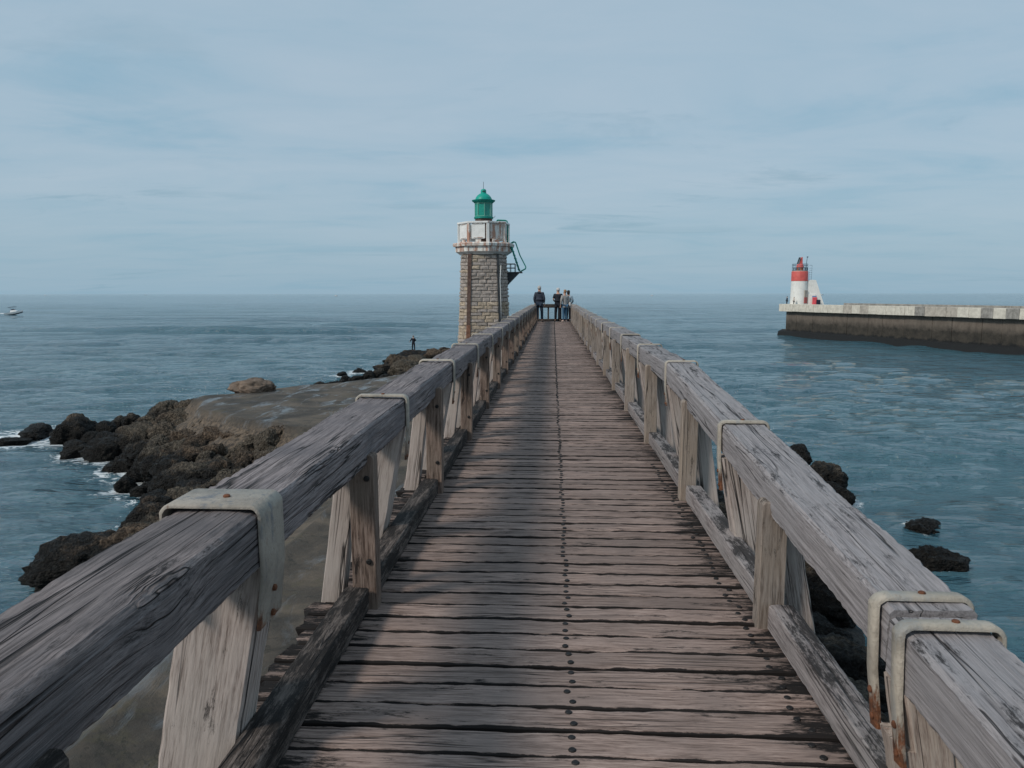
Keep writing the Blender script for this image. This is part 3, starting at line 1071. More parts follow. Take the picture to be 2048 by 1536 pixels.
# uprights: notched head lapping the beam's inner face
def upright_me(seed, h_total, h_notch, w=0.118, d=0.088, tongue=0.056):
    """local x=0 is the deck side face, +x goes under the beam; z=0 at the deck"""
    prof = [(0.0, -0.32), (w, -0.32), (w, h_notch), (tongue, h_notch), (tongue, h_total - 0.014), (tongue - 0.012, h_total), (0.012, h_total + 0.003), (0.0, h_total - 0.012)]
    rj = random.Random(seed)
    bm = bmesh.new()
    f0 = [bm.verts.new((x, -d / 2, z)) for x, z in prof]
    f1 = [bm.verts.new((x, d / 2, z)) for x, z in prof]
    bm.faces.new(f0)
    bm.faces.new(f1[::-1])
    for i in range(len(prof)):
        j = (i + 1) % len(prof)
        bm.faces.new((f0[j], f0[i], f1[i], f1[j]))
    bmesh.ops.recalc_face_normals(bm, faces=bm.faces[:])
    bmesh.ops.bevel(bm, geom=bm.edges[:], offset=0.005, segments=1, affect='EDGES')
    for v in bm.verts:
        v.co += Vector((rj.uniform(-1, 1), rj.uniform(-1, 1), 0)) * 0.0015
    me = bpy.data.meshes.new('upright_post')
    bm.to_mesh(me)
    bm.free()
    return me


bolt_me = mesh_from('bolt', *lathe_vf([(0.014, 0.0), (0.014, 0.006), (0.009, 0.010)], 10))
brace_me = timber('outer_brace', 1.0, 0.11, 0.09, 'Z', 14, 0.006, 4, 4, 0.003, 0.002, 3.3, 0.01)
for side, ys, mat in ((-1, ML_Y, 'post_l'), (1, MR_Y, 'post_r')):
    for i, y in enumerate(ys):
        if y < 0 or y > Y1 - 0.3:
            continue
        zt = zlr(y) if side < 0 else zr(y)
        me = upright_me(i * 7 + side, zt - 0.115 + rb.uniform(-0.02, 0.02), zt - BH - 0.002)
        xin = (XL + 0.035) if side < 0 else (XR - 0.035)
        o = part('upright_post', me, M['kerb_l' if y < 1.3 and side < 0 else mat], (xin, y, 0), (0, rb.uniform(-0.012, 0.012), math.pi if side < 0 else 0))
        for bz in ((zt - 0.24, 0.24) if side < 0 else ()):
            bo_ = add('bolt', bolt_me, M['rust' if bz < 0.3 else 'nail'], o, (0.035, -0.044 if side > 0 else 0.044, bz), (math.pi / 2 if side > 0 else -math.pi / 2, 0, 0))
        # thin outer brace from below the deck up to the beam
        lean = math.atan2(0.1, zt - BH + 0.06)
        b_ = part('outer_brace', brace_me, M['raker'], (side * 1.085 + (0.1 if side > 0 else 0.0), y + 0.1, (zt - BH - 0.8) / 2), (0, side * -lean if side > 0 else lean, 0))
        b_.scale = (1, 1, (zt - BH + 0.8))


# straps
def strap_me(wy, th, leg_in, leg_out, seed, flare, bw=BW):
    """U strap over a beam; local origin at the beam top centre, inner side +x"""
    hw = bw / 2 + 0.006
    r = 0.026
    path = [(hw - flare, -leg_in), (hw, -BH - 0.02)]
    for k in range(7):
        a = k / 6 * math.pi / 2
        path.append((hw - r + r * math.cos(a), -r + 0.004 + r * math.sin(a)))
    for k in range(7):
        a = math.pi / 2 + k / 6 * math.pi / 2
        path.append((-hw + r + r * math.cos(a), -r + 0.004 + r * math.sin(a)))
    path.append((-hw, -leg_out))
    rj = random.Random(seed)
    P = [Vector((x, 0, z)) for x, z in path]
    loop = [(-wy / 2, 0.0), (-wy / 2, th * 0.6), (-wy / 2 + th * 0.4, th), (wy / 2 - th * 0.4, th), (wy / 2, th * 0.6), (wy / 2, 0.0)]
    V, Fc = [], []
    n = len(loop)
    for i, p in enumerate(P):
        a = P[max(i - 1, 0)]
        c = P[min(i + 1, len(P) - 1)]
        t = (c - a).normalized()
        nrm = Vector((t.z, 0, -t.x))
        for (ly, lt) in loop:
            V.append(p + nrm * (lt + rj.uniform(-0.0008, 0.0008)) + Vector((0, ly + rj.uniform(-0.001, 0.001), 0)))
    for i in range(len(P) - 1):
        for k in range(n):
            Fc.append((i * n + k, i * n + (k + 1) % n, (i + 1) * n + (k + 1) % n, (i + 1) * n + k))
    Fc.append(tuple(range(n - 1, -1, -1)))
    Fc.append(tuple((len(P) - 1) * n + k for k in range(n)))
    bm = bmesh.new()
    vs = [bm.verts.new(v) for v in V]
    for f in Fc:
        bm.faces.new([vs[q_] for q_ in f])
    bmesh.ops.recalc_face_normals(bm, faces=bm.faces[:])
    me = bpy.data.meshes.new('strap')
    bm.to_mesh(me)
    bm.free()
    me.polygons.foreach_set('use_smooth', [True] * len(me.polygons))
    me.set_sharp_from_angle(angle=R(50))
    return me


strap_n = [strap_me(0.05, 0.013, 0.37, 0.3, s, 0.015) for s in range(3)]
strap_t = strap_me(0.05, 0.016, 0.38, 0.3, 5, 0.015, BWR)
strap_r = [strap_me(0.05, 0.012, 0.37, 0.3, s + 20, 0.015, BWR) for s in range(3)]
strap_w = strap_me(0.18, 0.011, 0.37, 0.3, 9, 0.02)
screw_me = mesh_from('screw', *lathe_vf([(0.011, -0.004), (0.011, 0.003), (0.007, 0.006)], 8))


def strap(y, side, z, mat, me, rx=0.0, double=False):
    o = part('strap', me, M[mat], (XBL if side < 0 else XBR, y, z + 0.002), (rx, 0, math.pi if side > 0 else 0))
    hw = (BWR if side > 0 else BW) / 2 + (0.022 if me is strap_t else 0.018)
    if y < 9:
        add('screw', screw_me, M['rust'], o, (rb.uniform(-0.02, 0.03), 0.0, 0.021 if me is strap_t else (0.017 if me is not strap_w else 0.016)))
        for dz in (0.27, 0.35):
            add('screw', screw_me, M['rust'], o, (hw - 0.001 - 0.015 * (dz - 0.22) / 0.16, 0.0, -dz), (0, math.pi / 2, 0))
    return o


for i, y in enumerate(CL_Y):
    if 0.1 < y < Y1 - 0.2:
        strap(y - 0.08 if i == 1 else y - 0.03, -1, zlr(y) + 0.003, 'clamp_wide' if i == 1 else 'clamp', strap_w if i == 1 else strap_n[i % 3], rx=(0.011 if y < 6.3 else 0))
for i, y in enumerate(CR_Y):
    if 0.1 < y < Y1 - 0.2:
        sl = -0.0765 if y < 6.3 else 0.0
        strap(y - 0.02, 1, zr(y) + 0.006, 'clamp', strap_t if y < 5 else strap_r[i % 3], rx=-sl)
strap(2.02, 1, zr(2.02) + 0.004, 'clamp', strap_t, rx=0.0765)

# rail across the sea end
part('end_rail', timber('end_rail', XR - XL + 0.3, 0.2, 0.2, 'X', 16, 0.015, 4, 4, 0.005, 0.003, 6.6, 0.02), M['under'], (0.05, Y1 + 0.1, 0.83))
part('end_kerb', timber('end_kerb', XR - XL, 0.12, 0.13, 'X', 12, 0.012, 4, 4, 0.004, 0.003, 2.2, 0.02), M['under'], (0.05, Y1 + 0.02, 0.065))
for x in (XL + 0.06, -0.25, 0.32, XR - 0.06):
    part('end_post', box_me('end_post', 0.09, 0.09, 0.95, 0.006), M['under'], (x, Y1 + 0.12, 0.26))

# ------------------------------------------------------------------ GREEN LIGHTHOUSE
LX, LY = -3.84, 42.0
lh = empty('green_lighthouse', (LX, LY, SLAB_Z))
tag(lh, 'stone lighthouse with white gallery and green lantern beside the pier end', 'lighthouse')
M['stone_g'] = plain('grey_tower_stone', (0.355, 0.31, 0.278), 0.9, 0.2, 9, bump=0.8)
M['stone_t'] = plain('tan_tower_stone', (0.42, 0.345, 0.265), 0.9, 0.22, 9, bump=0.8)
M['stone_d'] = plain('dark_tower_stone', (0.28, 0.245, 0.215), 0.9, 0.22, 9, bump=0.8)
M['mortar'] = plain('tower_mortar', (0.13, 0.11, 0.09), 0.95, 0.2, 6)
M['white_rust'] = plain('rust_stained_white_paint', (0.7, 0.69, 0.65), 0.6, 0.08, 3, streak=(0.36, 0.13, 0.055), streak_amt=0.8,
                        streak_scale=(3.4, 3.4, 1.2), thr=0.45)
M['white_p'] = plain('white_paint', (0.74, 0.74, 0.72), 0.55, 0.06, 3, streak=(0.45, 0.3, 0.2), streak_amt=0.4, streak_scale=(4, 4, 1.4), thr=0.63)
M['rust_p'] = plain('rusted_panel', (0.34, 0.13, 0.07), 0.85, 0.3, 5, streak=(0.6, 0.5, 0.42), streak_amt=0.7, thr=0.55)
M['green'] = plain('green_paint', (0.006, 0.31, 0.235), 0.45, 0.12, 2.5)
M['green_d'] = plain('dark_green_paint', (0.01, 0.24, 0.19), 0.5, 0.15, 3)
M['green_m'] = plain('pale_green_mullion', (0.16, 0.4, 0.31), 0.5, 0.1, 3)
M['brown_i'] = plain('brown_iron', (0.12, 0.075, 0.06), 0.8, 0.25, 6)
M['dark_i'] = plain('dark_iron', (0.03, 0.035, 0.04), 0.6, 0.2, 6)
mg, ntg, bg_ = new_mat('green_lantern_glass')
ntg.L.new(ntg.ramp(ntg.noise(obj_vec(ntg)[2], 4, 4), [(0.3, (0.005, 0.22, 0.17)), (0.7, (0.01, 0.31, 0.23))]), bg_.inputs['Base Color'])
bg_.inputs['Roughness'].default_value = 0.12
M['green_glass'] = mg


def zl(z):
    return z - SLAB_Z


LROT = R(5)
# chamfered square plan that tapers: half width at height z (world)
def half_w(z):
    return 1.22 + (3.62 - z) * 0.042


def plan(hw, inset=0.0):
    h = hw - inset
    c = h * 0.42
    pts = [(-h + c, -h), (h - c, -h), (h, -h + c), (h, h - c), (h - c, h), (-h + c, h), (-h, h - c), (-h, -h + c)]
    return [(x * math.cos(LROT) - y_ * math.sin(LROT), x * math.sin(LROT) + y_ * math.cos(LROT)) for x, y_ in pts]


zs = [-4.4, 3.64]
V, Fc = [], []
for z in zs:
    V += [(x, y_, zl(z)) for x, y_ in plan(half_w(z), 0.05)]
for k in range(8):
    Fc.append((k, (k + 1) % 8, 8 + (k + 1) % 8, 8 + k))
Fc.append(tuple(range(8, 16)))
tower = add('tower', mesh_from('tower', V, Fc), M['mortar'], lh)
rl = random.Random(3)
back = []
z = -4.3
ci = 0
n_stone = 0
while z < 3.55:
    ch = 0.19 + rl.uniform(-0.03, 0.035)
    if z + ch > 3.63:
        ch = 3.63 - z
    pb, pt = plan(half_w(z)), plan(half_w(z + ch))
    for k in range(8):
        a0, a1 = Vector(pb[k]), Vector(pb[(k + 1) % 8])
        b0, b1 = Vector(pt[k]), Vector(pt[(k + 1) % 8])
        Lf = (a1 - a0).length
        nst = max(1, round(Lf / 0.46))
        cuts = [0.0]
        for j in range(1, nst):
            cuts.append((j + (0.35 if ci % 2 else -0.05) + rl.uniform(-0.28, 0.28)) / nst)
        cuts.append(1.0)
        nrm = Vector(((a1 - a0).y, -(a1 - a0).x)).normalized()
        for j in range(len(cuts) - 1):
            g = 0.008 / Lf
            t0, t1 = cuts[j] + (g if j else 0.0), cuts[j + 1] - (g if j < len(cuts) - 2 else 0.0)
            zo0, zo1 = z + 0.007, z + ch - 0.007
            dpt = rl.uniform(0.012, 0.05)
            o4 = []
            i4 = []
            for (tt, zz, A0, A1) in ((t0, zo0, a0, a1), (t1, zo0, a0, a1), (t1, zo1, b0, b1), (t0, zo1, b0, b1)):
                p = A0.lerp(A1, tt) - nrm * 0.006
                o4.append((p.x, p.y, zl(zz)))
            bk = [(x - nrm.x * 0.08, y_ - nrm.y * 0.08, zz) for x, y_, zz in o4]
            cen = Vector(o4[0]).lerp(Vector(o4[2]), 0.5)
            for p in o4:
                q_ = cen + (Vector(p) - cen) * rl.uniform(0.66, 0.86) + Vector((nrm.x, nrm.y, 0)) * (dpt * rl.uniform(0.5, 1.3))
                i4.append(tuple(q_))
            mid = tuple(cen + Vector((nrm.x, nrm.y, 0)) * dpt * rl.uniform(0.8, 1.6) + Vector((rl.uniform(-.05, .05), 0, rl.uniform(-.03, .03))))
            Vs = bk + o4 + i4 + [mid]
            Fs = [(0, 1, 5, 4), (1, 2, 6, 5), (2, 3, 7, 6), (3, 0, 4, 7), (4, 5, 9, 8), (5, 6, 10, 9), (6, 7, 11, 10), (7, 4, 8, 11),
                  (8, 9, 12), (9, 10, 12), (10, 11, 12), (11, 8, 12), (3, 2, 1, 0)]
            facing = k in (7, 0, 1)
            if facing and z > -1.9 and n_stone < 300:
                u = rl.random()
                lowb = z < 1.0
                mt = 'stone_t' if u < (0.6 if lowb else 0.1) else ('stone_d' if u > (0.93 if lowb else 0.82) else 'stone_g')
                add('stone', mesh_from('stone', Vs, Fs), M[mt], tower)
                n_stone += 1
            else:
                back.append((Vs, Fs))
    z += ch
    ci += 1
tag(add('rear_stonework', join_me('rear_stonework', back), M['stone_g'], tower), kind='stuff')

# rusty corner strip and dark cable duct on the front corners
def strip(name, k, t, w, d, z0, z1, mat):
    P8 = []
    for z in (z0, z1):
        pl = plan(half_w(z), -0.03)
        a0, a1 = Vector(pl[k]), Vector(pl[(k + 1) % 8])
        dr = (a1 - a0).normalized()
        nrm = Vector((dr.y, -dr.x))
        c = a0.lerp(a1, t)
        for (u, v) in ((-w / 2, d), (w / 2, d), (w / 2, -0.08), (-w / 2, -0.08)):
            q_ = c + dr * u + nrm * v
            P8.append((q_.x, q_.y, zl(z)))
    return add(name, hexa(name, P8), mat, lh)


strip('corner_strip', 0, -0.02, 0.2, 0.04, -0.2, 3.62, M['brown_i'])
strip('corner_strip', 0, -0.02, 0.22, 0.045, -4.3, -0.2, plain('lower_strip_iron', (0.2, 0.1, 0.065), 0.85, 0.25, 5))
strip('cable_duct', 0, 1.02, 0.11, 0.04, -1.2, 3.6, M['dark_i'])
tube('conduit', [(1.02, -1.16, zl(3.0)), (0.98, -1.24, zl(2.2)), (1.02, -1.28, zl(1.2)), (1.05, -1.32, zl(-0.5))], 0.025, M['white_p'], lh, 6)

# gallery slab
A8 = R(22.5 - 8)
K = 1 / math.cos(R(22.5))
lathe('gallery_corbel', [(1.24 * K, zl(3.6)), (1.3 * K, zl(3.66)), (1.46 * K, zl(3.76)), (1.46 * K, zl(3.78))], M['white_p'], lh, 8, ang=A8)
lathe('gallery_slab', [(1.46 * K, zl(3.76)), (1.47 * K, zl(4.03)), (1.58 * K, zl(4.05)), (1.6 * K, zl(4.18)), (1.55 * K, zl(4.24))], M['white_rust'], lh, 8, ang=A8)
# block joints of the slab
for k in range(24):
    a = 2 * math.pi * k / 24 + 0.06
    sect = (a - A8) % (math.pi / 4) - math.pi / 8
    rr2 = 1.475 / math.cos(sect)
    add('slab_joint', box_me('slab_joint', 0.02, 0.016, 0.25), M['rust_p'], lh, (rr2 * math.cos(a), rr2 * math.sin(a), zl(3.9)), (0, 0, a))
# parapet: eight bays of panels between posts with open slots
RG = 1.27
for k in range(8):
    a0 = A8 + k * math.pi / 4
    p0 = Vector((RG * K * math.cos(a0), RG * K * math.sin(a0), 0))
    p1 = Vector((RG * K * math.cos(a0 + math.pi / 4), RG * K * math.sin(a0 + math.pi / 4), 0))
    mid = (p0 + p1) / 2
    am = a0 + math.pi / 8
    Lw = (p1 - p0).length
    add('parapet_post', box_me('parapet_post', 0.15, 0.15, 1.06, 0.01), M['white_rust' if k % 2 else 'white_p'], lh, (p0.x, p0.y, zl(4.24 + 0.53)), (0, 0, a0))
    front = mid.y < 0
    rusty = front and mid.x > 0.6
    pn = add('parapet_panel', box_me('parapet_panel', 0.07, Lw * 0.7, 0.84, 0.008), M['white_rust' if rusty else 'white_p'], lh,
             (mid.x, mid.y, zl(4.24 + 0.61)), (0, 0, am))
    for dz, hgt in ((0.0, 0.04), (0.36, 0.03), (-0.36, 0.03)):
        if dz:
            add('panel_frame', box_me('panel_frame', 0.03, Lw * 0.5, hgt, 0.004), M['white_rust'], pn, (0.045, 0, dz))
    add('parapet_coping', box_me('parapet_coping', 0.2, Lw + 0.06, 0.1, 0.012), M['white_rust' if k % 3 == 0 else 'white_p'], lh, (mid.x, mid.y, zl(5.3)), (0, 0, am))
    add('parapet_foot', box_me('parapet_foot', 0.1, Lw * 0.28, 0.16, 0.006), M['white_rust'], lh,
        (mid.x - 0.0, mid.y, zl(4.31)), (0, 0, am))
# lantern
lathe('lantern_pedestal', [(0.47, zl(4.2)), (0.47, zl(5.58)), (0.44, zl(5.6))], M['brown_i'], lh, 20, smooth=True)
lathe('lantern_ring', [(0.53, zl(5.58)), (0.53, zl(5.68)), (0.49, zl(5.7))], M['green_d'], lh, 20, smooth=True)
glass = lathe('lantern_glass', [(0.465, zl(5.69)), (0.465, zl(6.43))], M['green_glass'], lh, 8, ang=R(22.5 - 12))
for k in range(8):
    a = R(22.5 - 12) + k * math.pi / 4
    add('mullion', box_me('mullion', 0.035, 0.035, 0.76), M['green_m'], glass, (0.475 * math.cos(a), 0.475 * math.sin(a), zl(6.06)), (0, 0, a))
for zz in (5.71, 6.4):
    lathe('glazing_rail', [(0.5, zl(zz - 0.02)), (0.5, zl(zz + 0.02))], M['green_m'], lh, 8, ang=R(22.5 - 12))
lathe('lantern_cornice', [(0.5, zl(6.42)), (0.55, zl(6.47)), (0.63, zl(6.53)), (0.65, zl(6.58)), (0.56, zl(6.6))], M['green_d'], lh, 24, smooth=True)
lathe('lantern_dome', [(0.47, zl(6.59)), (0.45, zl(6.68)), (0.4, zl(6.77)), (0.31, zl(6.87)), (0.22, zl(6.93)), (0.16, zl(6.96)), (0.15, zl(7.05)),
                       (0.155, zl(7.09)), (0.13, zl(7.16)), (0.08, zl(7.19)), (0.03, zl(7.2))], M['green'], lh, 24, smooth=True)
add('vent_slot', box_me('vent_slot', 0.14, 0.03, 0.05), M['dark_i'], lh, (0.02, -0.15, zl(7.06)))
tube('antenna', [(0, 0, zl(7.19)), (0, 0, zl(7.58))], 0.012, M['dark_i'], lh, 6)
tube('lantern_hook', [(0.5, -0.1, zl(5.66)), (0.62, -0.1, zl(5.66)), (0.64, -0.1, zl(5.74))], 0.012, M['dark_i'], lh, 5)
# ladder hoops, steep stair with rails and landing on the pier side
for off in (-0.16, 0.16):
    tube('hoop_rail', [(0.72, off, zl(5.3)), (0.73, off, zl(5.46)), (0.78, off, zl(5.51)), (1.2, off, zl(5.49)), (1.29, off, zl(5.45)), (1.33, off, zl(5.35)),
                       (1.33, off, zl(4.22))], 0.028, M['green_d'], lh, 8)
LS = [(1.52, zl(4.1)), (1.98, zl(2.72))]
for off in (-0.25, 0.25):
    tube('stair_stringer', [(LS[0][0], off, LS[0][1]), (LS[1][0], off, LS[1][1])], 0.045, M['green_d'], lh, 6)
    tube('stair_handrail', [(1.5, off, zl(4.24)), (1.66, off, zl(4.33)), (1.76, off, zl(4.3)), (2.0, off, zl(3.6)), (2.33, off, zl(2.96)), (2.31, off, zl(2.86)), (2.02, off, zl(2.7))],
         0.027, M['green_d'], lh, 8)
for k in range(7):
    t = (k + 0.5) / 7
    add('stair_tread', box_me('stair_tread', 0.13, 0.5, 0.03), M['green_d'], lh, (LS[0][0] + (LS[1][0] - LS[0][0]) * t, 0, LS[0][1] + (LS[1][1] - LS[0][1]) * t))
add('landing', box_me('landing', 0.95, 0.9, 0.06, 0.005), M['dark_i'], lh, (1.66, 0, zl(2.65)))
add('landing_bracket', hexa('landing_bracket', [(1.15, -0.4, zl(1.95)), (1.3, -0.4, zl(1.95)), (1.3, 0.4, zl(1.95)), (1.15, 0.4, zl(1.95)),
                                                (1.15, -0.4, zl(2.62)), (1.95, -0.4, zl(2.62)), (1.95, 0.4, zl(2.62)), (1.15, 0.4, zl(2.62))]), M['dark_i'], lh)
for off in (-0.42, 0.42):
    for zz in (2.9, 3.12):
        tube('landing_rail', [(1.2, off, zl(zz)), (1.75, off, zl(zz))], 0.018, M['dark_i'], lh, 6)
    for x in (1.22, 1.48, 1.74):
        tube('landing_baluster', [(x, off, zl(2.66)), (x, off, zl(3.14))], 0.018, M['dark_i'], lh, 6)

# ------------------------------------------------------------------ FAR JETTY
JA = Vector((44.2, 145.5, 0))
JD = Vector((60.7 - 43.5, 99.9 - 145.5, 0)).normalized()       # runs towards the viewer and right
JN = Vector((-JD.y, JD.x, 0))                                   # to the far (right hand) side
if JN.x < 0:
    JN = -JN
jrz = math.atan2(JD.y, JD.x)
jet = empty('concrete_jetty', (JA.x, JA.y, SEA_Z), jrz)
tag(jet, 'long concrete jetty with pale parapet blocks across the channel at right', 'jetty')
M['conc_w'] = plain('whitewashed_concrete', (0.6, 0.56, 0.48), 0.85, 0.12, 1.6, streak=(0.2, 0.17, 0.14), streak_amt=0.55, streak_scale=(2.4, 2.4, 0.5), thr=0.57)
M['conc_g'] = plain('grey_concrete', (0.43, 0.39, 0.335), 0.88, 0.14, 1.6, streak=(0.14, 0.125, 0.11), streak_amt=0.5, streak_scale=(2.0, 2.0, 0.5), thr=0.55)
M['conc_d'] = plain('dark_concrete', (0.29, 0.275, 0.25), 0.9, 0.2, 1.6, streak=(0.09, 0.085, 0.08), streak_amt=0.6, thr=0.52)


def jetty_wall_mat():
    m, nt, b = new_mat('tidal_jetty_wall')
    pos = nt.n('ShaderNodeNewGeometry').outputs['Position']
    rnd = nt.n('ShaderNodeObjectInfo').outputs['Random']
    z = nt.n('ShaderNodeSeparateXYZ', {0: pos}).outputs[2]
    n = nt.noise(pos, 0.9, 8, 0.68)
    n2 = nt.noise(scaled(nt, pos, (1.2, 1.2, 0.25)), 1.0, 8, 0.7)
    dry = nt.ramp(n2, [(0.3, (0.095, 0.075, 0.06)), (0.7, (0.19, 0.155, 0.125))])
    dry = nt.mix(nt.mapr(rnd, 0.0, 1.0, 0.0, 0.35), dry, (0.1, 0.085, 0.07))
    wet = nt.ramp(n, [(0.35, (0.022, 0.019, 0.015)), (0.7, (0.062, 0.052, 0.04))])
    blk = (0.006, 0.007, 0.008)
    zz = nt.math('ADD', z, nt.math('MULTIPLY', nt.math('SUBTRACT', n, 0.5), 1.3))
    c = nt.mix(nt.mapr(zz, -4.1, -3.1), wet, dry)
    c = nt.mix(nt.mapr(zz, -5.5, -5.2), blk, c)
    nt.L.new(c, b.inputs['Base Color'])
    b.inputs['Roughness'].default_value = 0.85
    bp = nt.n('ShaderNodeBump', {'Height': n, 'Strength': 0.6, 'Distance': 0.2})
    nt.L.new(bp.outputs[0], b.inputs['Normal'])
    return m


M['jwall'] = jetty_wall_mat()
# local frame of the jetty: +x along towards the viewer, side facing the channel is -y or +y
side_y = 1 if (Matrix.Rotation(jrz, 3, 'Z') @ Vector((0, 1, 0))).dot(JN) > 0 else -1
JL = 78.0
JW = 7.0
zj = lambda z: z - SEA_Z
core = add('core', box_me('core', JL - 0.6, JW - 0.6, 5.0), M['jwall'], jet, (JL / 2 + 0.4, side_y * JW / 2, zj(-5.85 + 1.2)))
rj = random.Random(17)
x = 0.0
i = 0
while x < JL:
    L = [3.0, 4.4, 5.2, 3.4, 4.8][i % 5]
    me = box_me('wall_panel', L - 0.05, 0.5, 6.6, 0.02)
    add('wall_panel', me, M['jwall'], jet, (x + L / 2, side_y * (0.25 + rj.uniform(-0.04, 0.03)), zj(-5.14)))
    x += L
    i += 1
add('end_wall', box_me('end_wall', 0.4, JW - 0.4, 6.6, 0.02), M['jwall'], jet, (-0.16, side_y * (JW / 2 + 0.1), zj(-5.15)))
# footing
fp = []
for k in range(40):
    t = k / 39
    fp.append((t * (JL + 1.5) - 1.5))
V, Fc = [], []
for xx in fp:
    j = rj.uniform(-0.12, 0.12)
    V += [(xx, side_y * (-1.0 + j), zj(-7.2)), (xx, side_y * (-0.55 + j), zj(-5.75 + j * 0.5)), (xx, side_y * 0.4, zj(-5.35 + j * 0.4)), (xx, side_y * 5.0, zj(-5.4)), (xx, side_y * 5, zj(-7.2))]
for k in range(39):
    for q_ in range(4):
        f = (k * 5 + q_, k * 5 + q_ + 1, (k + 1) * 5 + q_ + 1, (k + 1) * 5 + q_)
        Fc.append(f if side_y < 0 else f[::-1])
Fc.append((0, 1, 2, 3, 4))
add('footing', mesh_from('footing', V, Fc), M['jwall'], jet)
# deck and parapet blocks
add('jetty_deck', box_me('jetty_deck', JL, JW, 0.5, 0.02), M['conc_g'], jet, (JL / 2 - 0.2, side_y * JW / 2, zj(-1.1)))
bl_L = 1.86
x = -1.15
i = 0
while x < JL - 2:
    L = bl_L * (1.0 if i > 2 else 1.05)
    if i < 9:
        mt = 'conc_w' if rj.random() < 0.8 else 'conc_g'
    else:
        mt = rj.choice(['conc_w', 'conc_w', 'conc_g', 'conc_g', 'conc_d']) if i % 2 else rj.choice(['conc_w', 'conc_w', 'conc_g'])
    h = 1.38 + rj.uniform(-0.02, 0.02)
    add('parapet_block', box_me('parapet_block', L - 0.035, 1.5, h, 0.03), M[mt], jet,
        (x + L / 2, side_y * (-0.05 + rj.uniform(-0.03, 0.03)), zj(-0.52 - h / 2)))
    x += L
    i += 1
for k in range(4):
    add('parapet_block', box_me('parapet_block', 1.4, 1.62, 1.36, 0.03), M['conc_w'], jet, (-0.4, side_y * (1.55 + 1.68 * k), zj(-0.53 - 0.68)))
add('rear_parapet', box_me('rear_parapet', JL - 8, 0.6, 1.2, 0.02), M['conc_d'], jet, (JL / 2 + 3.8, side_y * (JW - 0.4), zj(-0.9)))

# ------------------------------------------------------------------ RED AND WHITE LIGHTHOUSE
rc = JA + JD * 1.9 + JN * 3.0 + Vector((-1.5, 0, 0))
RS = rc.y / FPX             # metres a pixel there
rlh = empty('red_lighthouse', (rc.x, rc.y, -1.2))
rlh.scale = (0.88, 0.88, 0.96)
tag(rlh, 'squat white lighthouse with red top standing on the jetty end', 'lighthouse')
M['red'] = plain('red_paint', (0.58, 0.11, 0.095), 0.5, 0.1, 1.2)
M['red_f'] = plain('faded_red_door', (0.42, 0.12, 0.11), 0.6, 0.12, 2)
M['white_t'] = plain('tower_white_paint', (0.76, 0.75, 0.71), 0.6, 0.05, 1.2, streak=(0.5, 0.45, 0.36), streak_amt=0.4, streak_scale=(1.5, 1.5, 0.35), thr=0.58)
M['blue'] = plain('blue_sign', (0.05, 0.16, 0.38), 0.5, 0.1, 3)
zz = lambda z: z + 1.2
wall_ = lathe('tower_wall', [(1.76, zz(-1.2)), (1.72, zz(2.2)), (1.66, zz(4.0))], M['white_t'], rlh, 32, smooth=True)
for h in (1.0, 2.55):
    lathe('joint_band', [(1.75 - 0.02 * h, zz(h - 0.02)), (1.75 - 0.02 * h, zz(h + 0.02))], M['conc_g'], rlh, 32)
lathe('red_band', [(1.7, zz(3.96)), (1.685, zz(5.75)), (1.62, zz(5.85))], M['red'], rlh, 32, smooth=True)
lathe('gallery_floor', [(1.62, zz(5.84)), (1.62, zz(5.93))], M['conc_w'], rlh, 32)
lathe('lamp_drum', [(0.72, zz(5.9)), (0.72, zz(6.55))], M['rust_p'], rlh, 20, smooth=True)
lathe('lamp_hood', [(0.78, zz(6.55)), (0.74, zz(6.95)), (0.6, zz(7.2)), (0.45, zz(7.35))], M['red'], rlh, 20, smooth=True)
add('leaning_fin', hexa('leaning_fin', [(-0.25, -0.2, zz(7.3)), (0.45, -0.2, zz(7.3)), (0.45, 0.25, zz(7.3)), (-0.25, 0.25, zz(7.3)),
                                        (0.08, -0.14, zz(8.5)), (0.42, -0.14, zz(8.62)), (0.42, 0.14, zz(8.62)), (0.08, 0.14, zz(8.5))]), M['red'], rlh)
add('solar_panel', hexa('solar_panel', [(-0.62, -0.4, zz(7.3)), (-0.52, -0.4, zz(7.3)), (-0.52, 0.4, zz(7.3)), (-0.62, 0.4, zz(7.3)),
                                        (-0.2, -0.4, zz(8.55)), (-0.1, -0.4, zz(8.5)), (-0.1, 0.4, zz(8.5)), (-0.2, 0.4, zz(8.55))]), M['dark_i'], rlh)
M['rail_b'] = plain('blue_grey_railing', (0.09, 0.13, 0.17), 0.5, 0.15, 3)
for hz_ in (6.0, 6.55, 6.95, 7.25):
    tube('gallery_rail', [(1.58 * math.cos(k * math.pi / 12), 1.58 * math.sin(k * math.pi / 12), zz(hz_)) for k in range(24)], 0.03, M['rail_b'], rlh, 5, True)
for k in range(12):
    a = k * math.pi / 6 + 0.1
    tube('gallery_baluster', [(1.58 * math.cos(a), 1.58 * math.sin(a), zz(5.9)), (1.58 * math.cos(a), 1.58 * math.sin(a), zz(7.25))], 0.03, M['rail_b'], rlh, 5)
for k in range(7):
    a = -math.pi / 2 + (k - 3) * 0.42
    if k == 3:
        continue
    add('gallery_box', box_me('gallery_box', 0.3, 0.12, 0.5, 0.01), M['rail_b'], rlh, (1.5 * math.cos(a), 1.5 * math.sin(a), zz(6.27)), (0, 0, a + math.pi / 2))
tube('mast', [(1.15, 0, zz(5.9)), (1.3, 0, zz(7.4)), (1.42, 0, zz(8.55))], 0.06, M['rail_b'], rlh, 6)
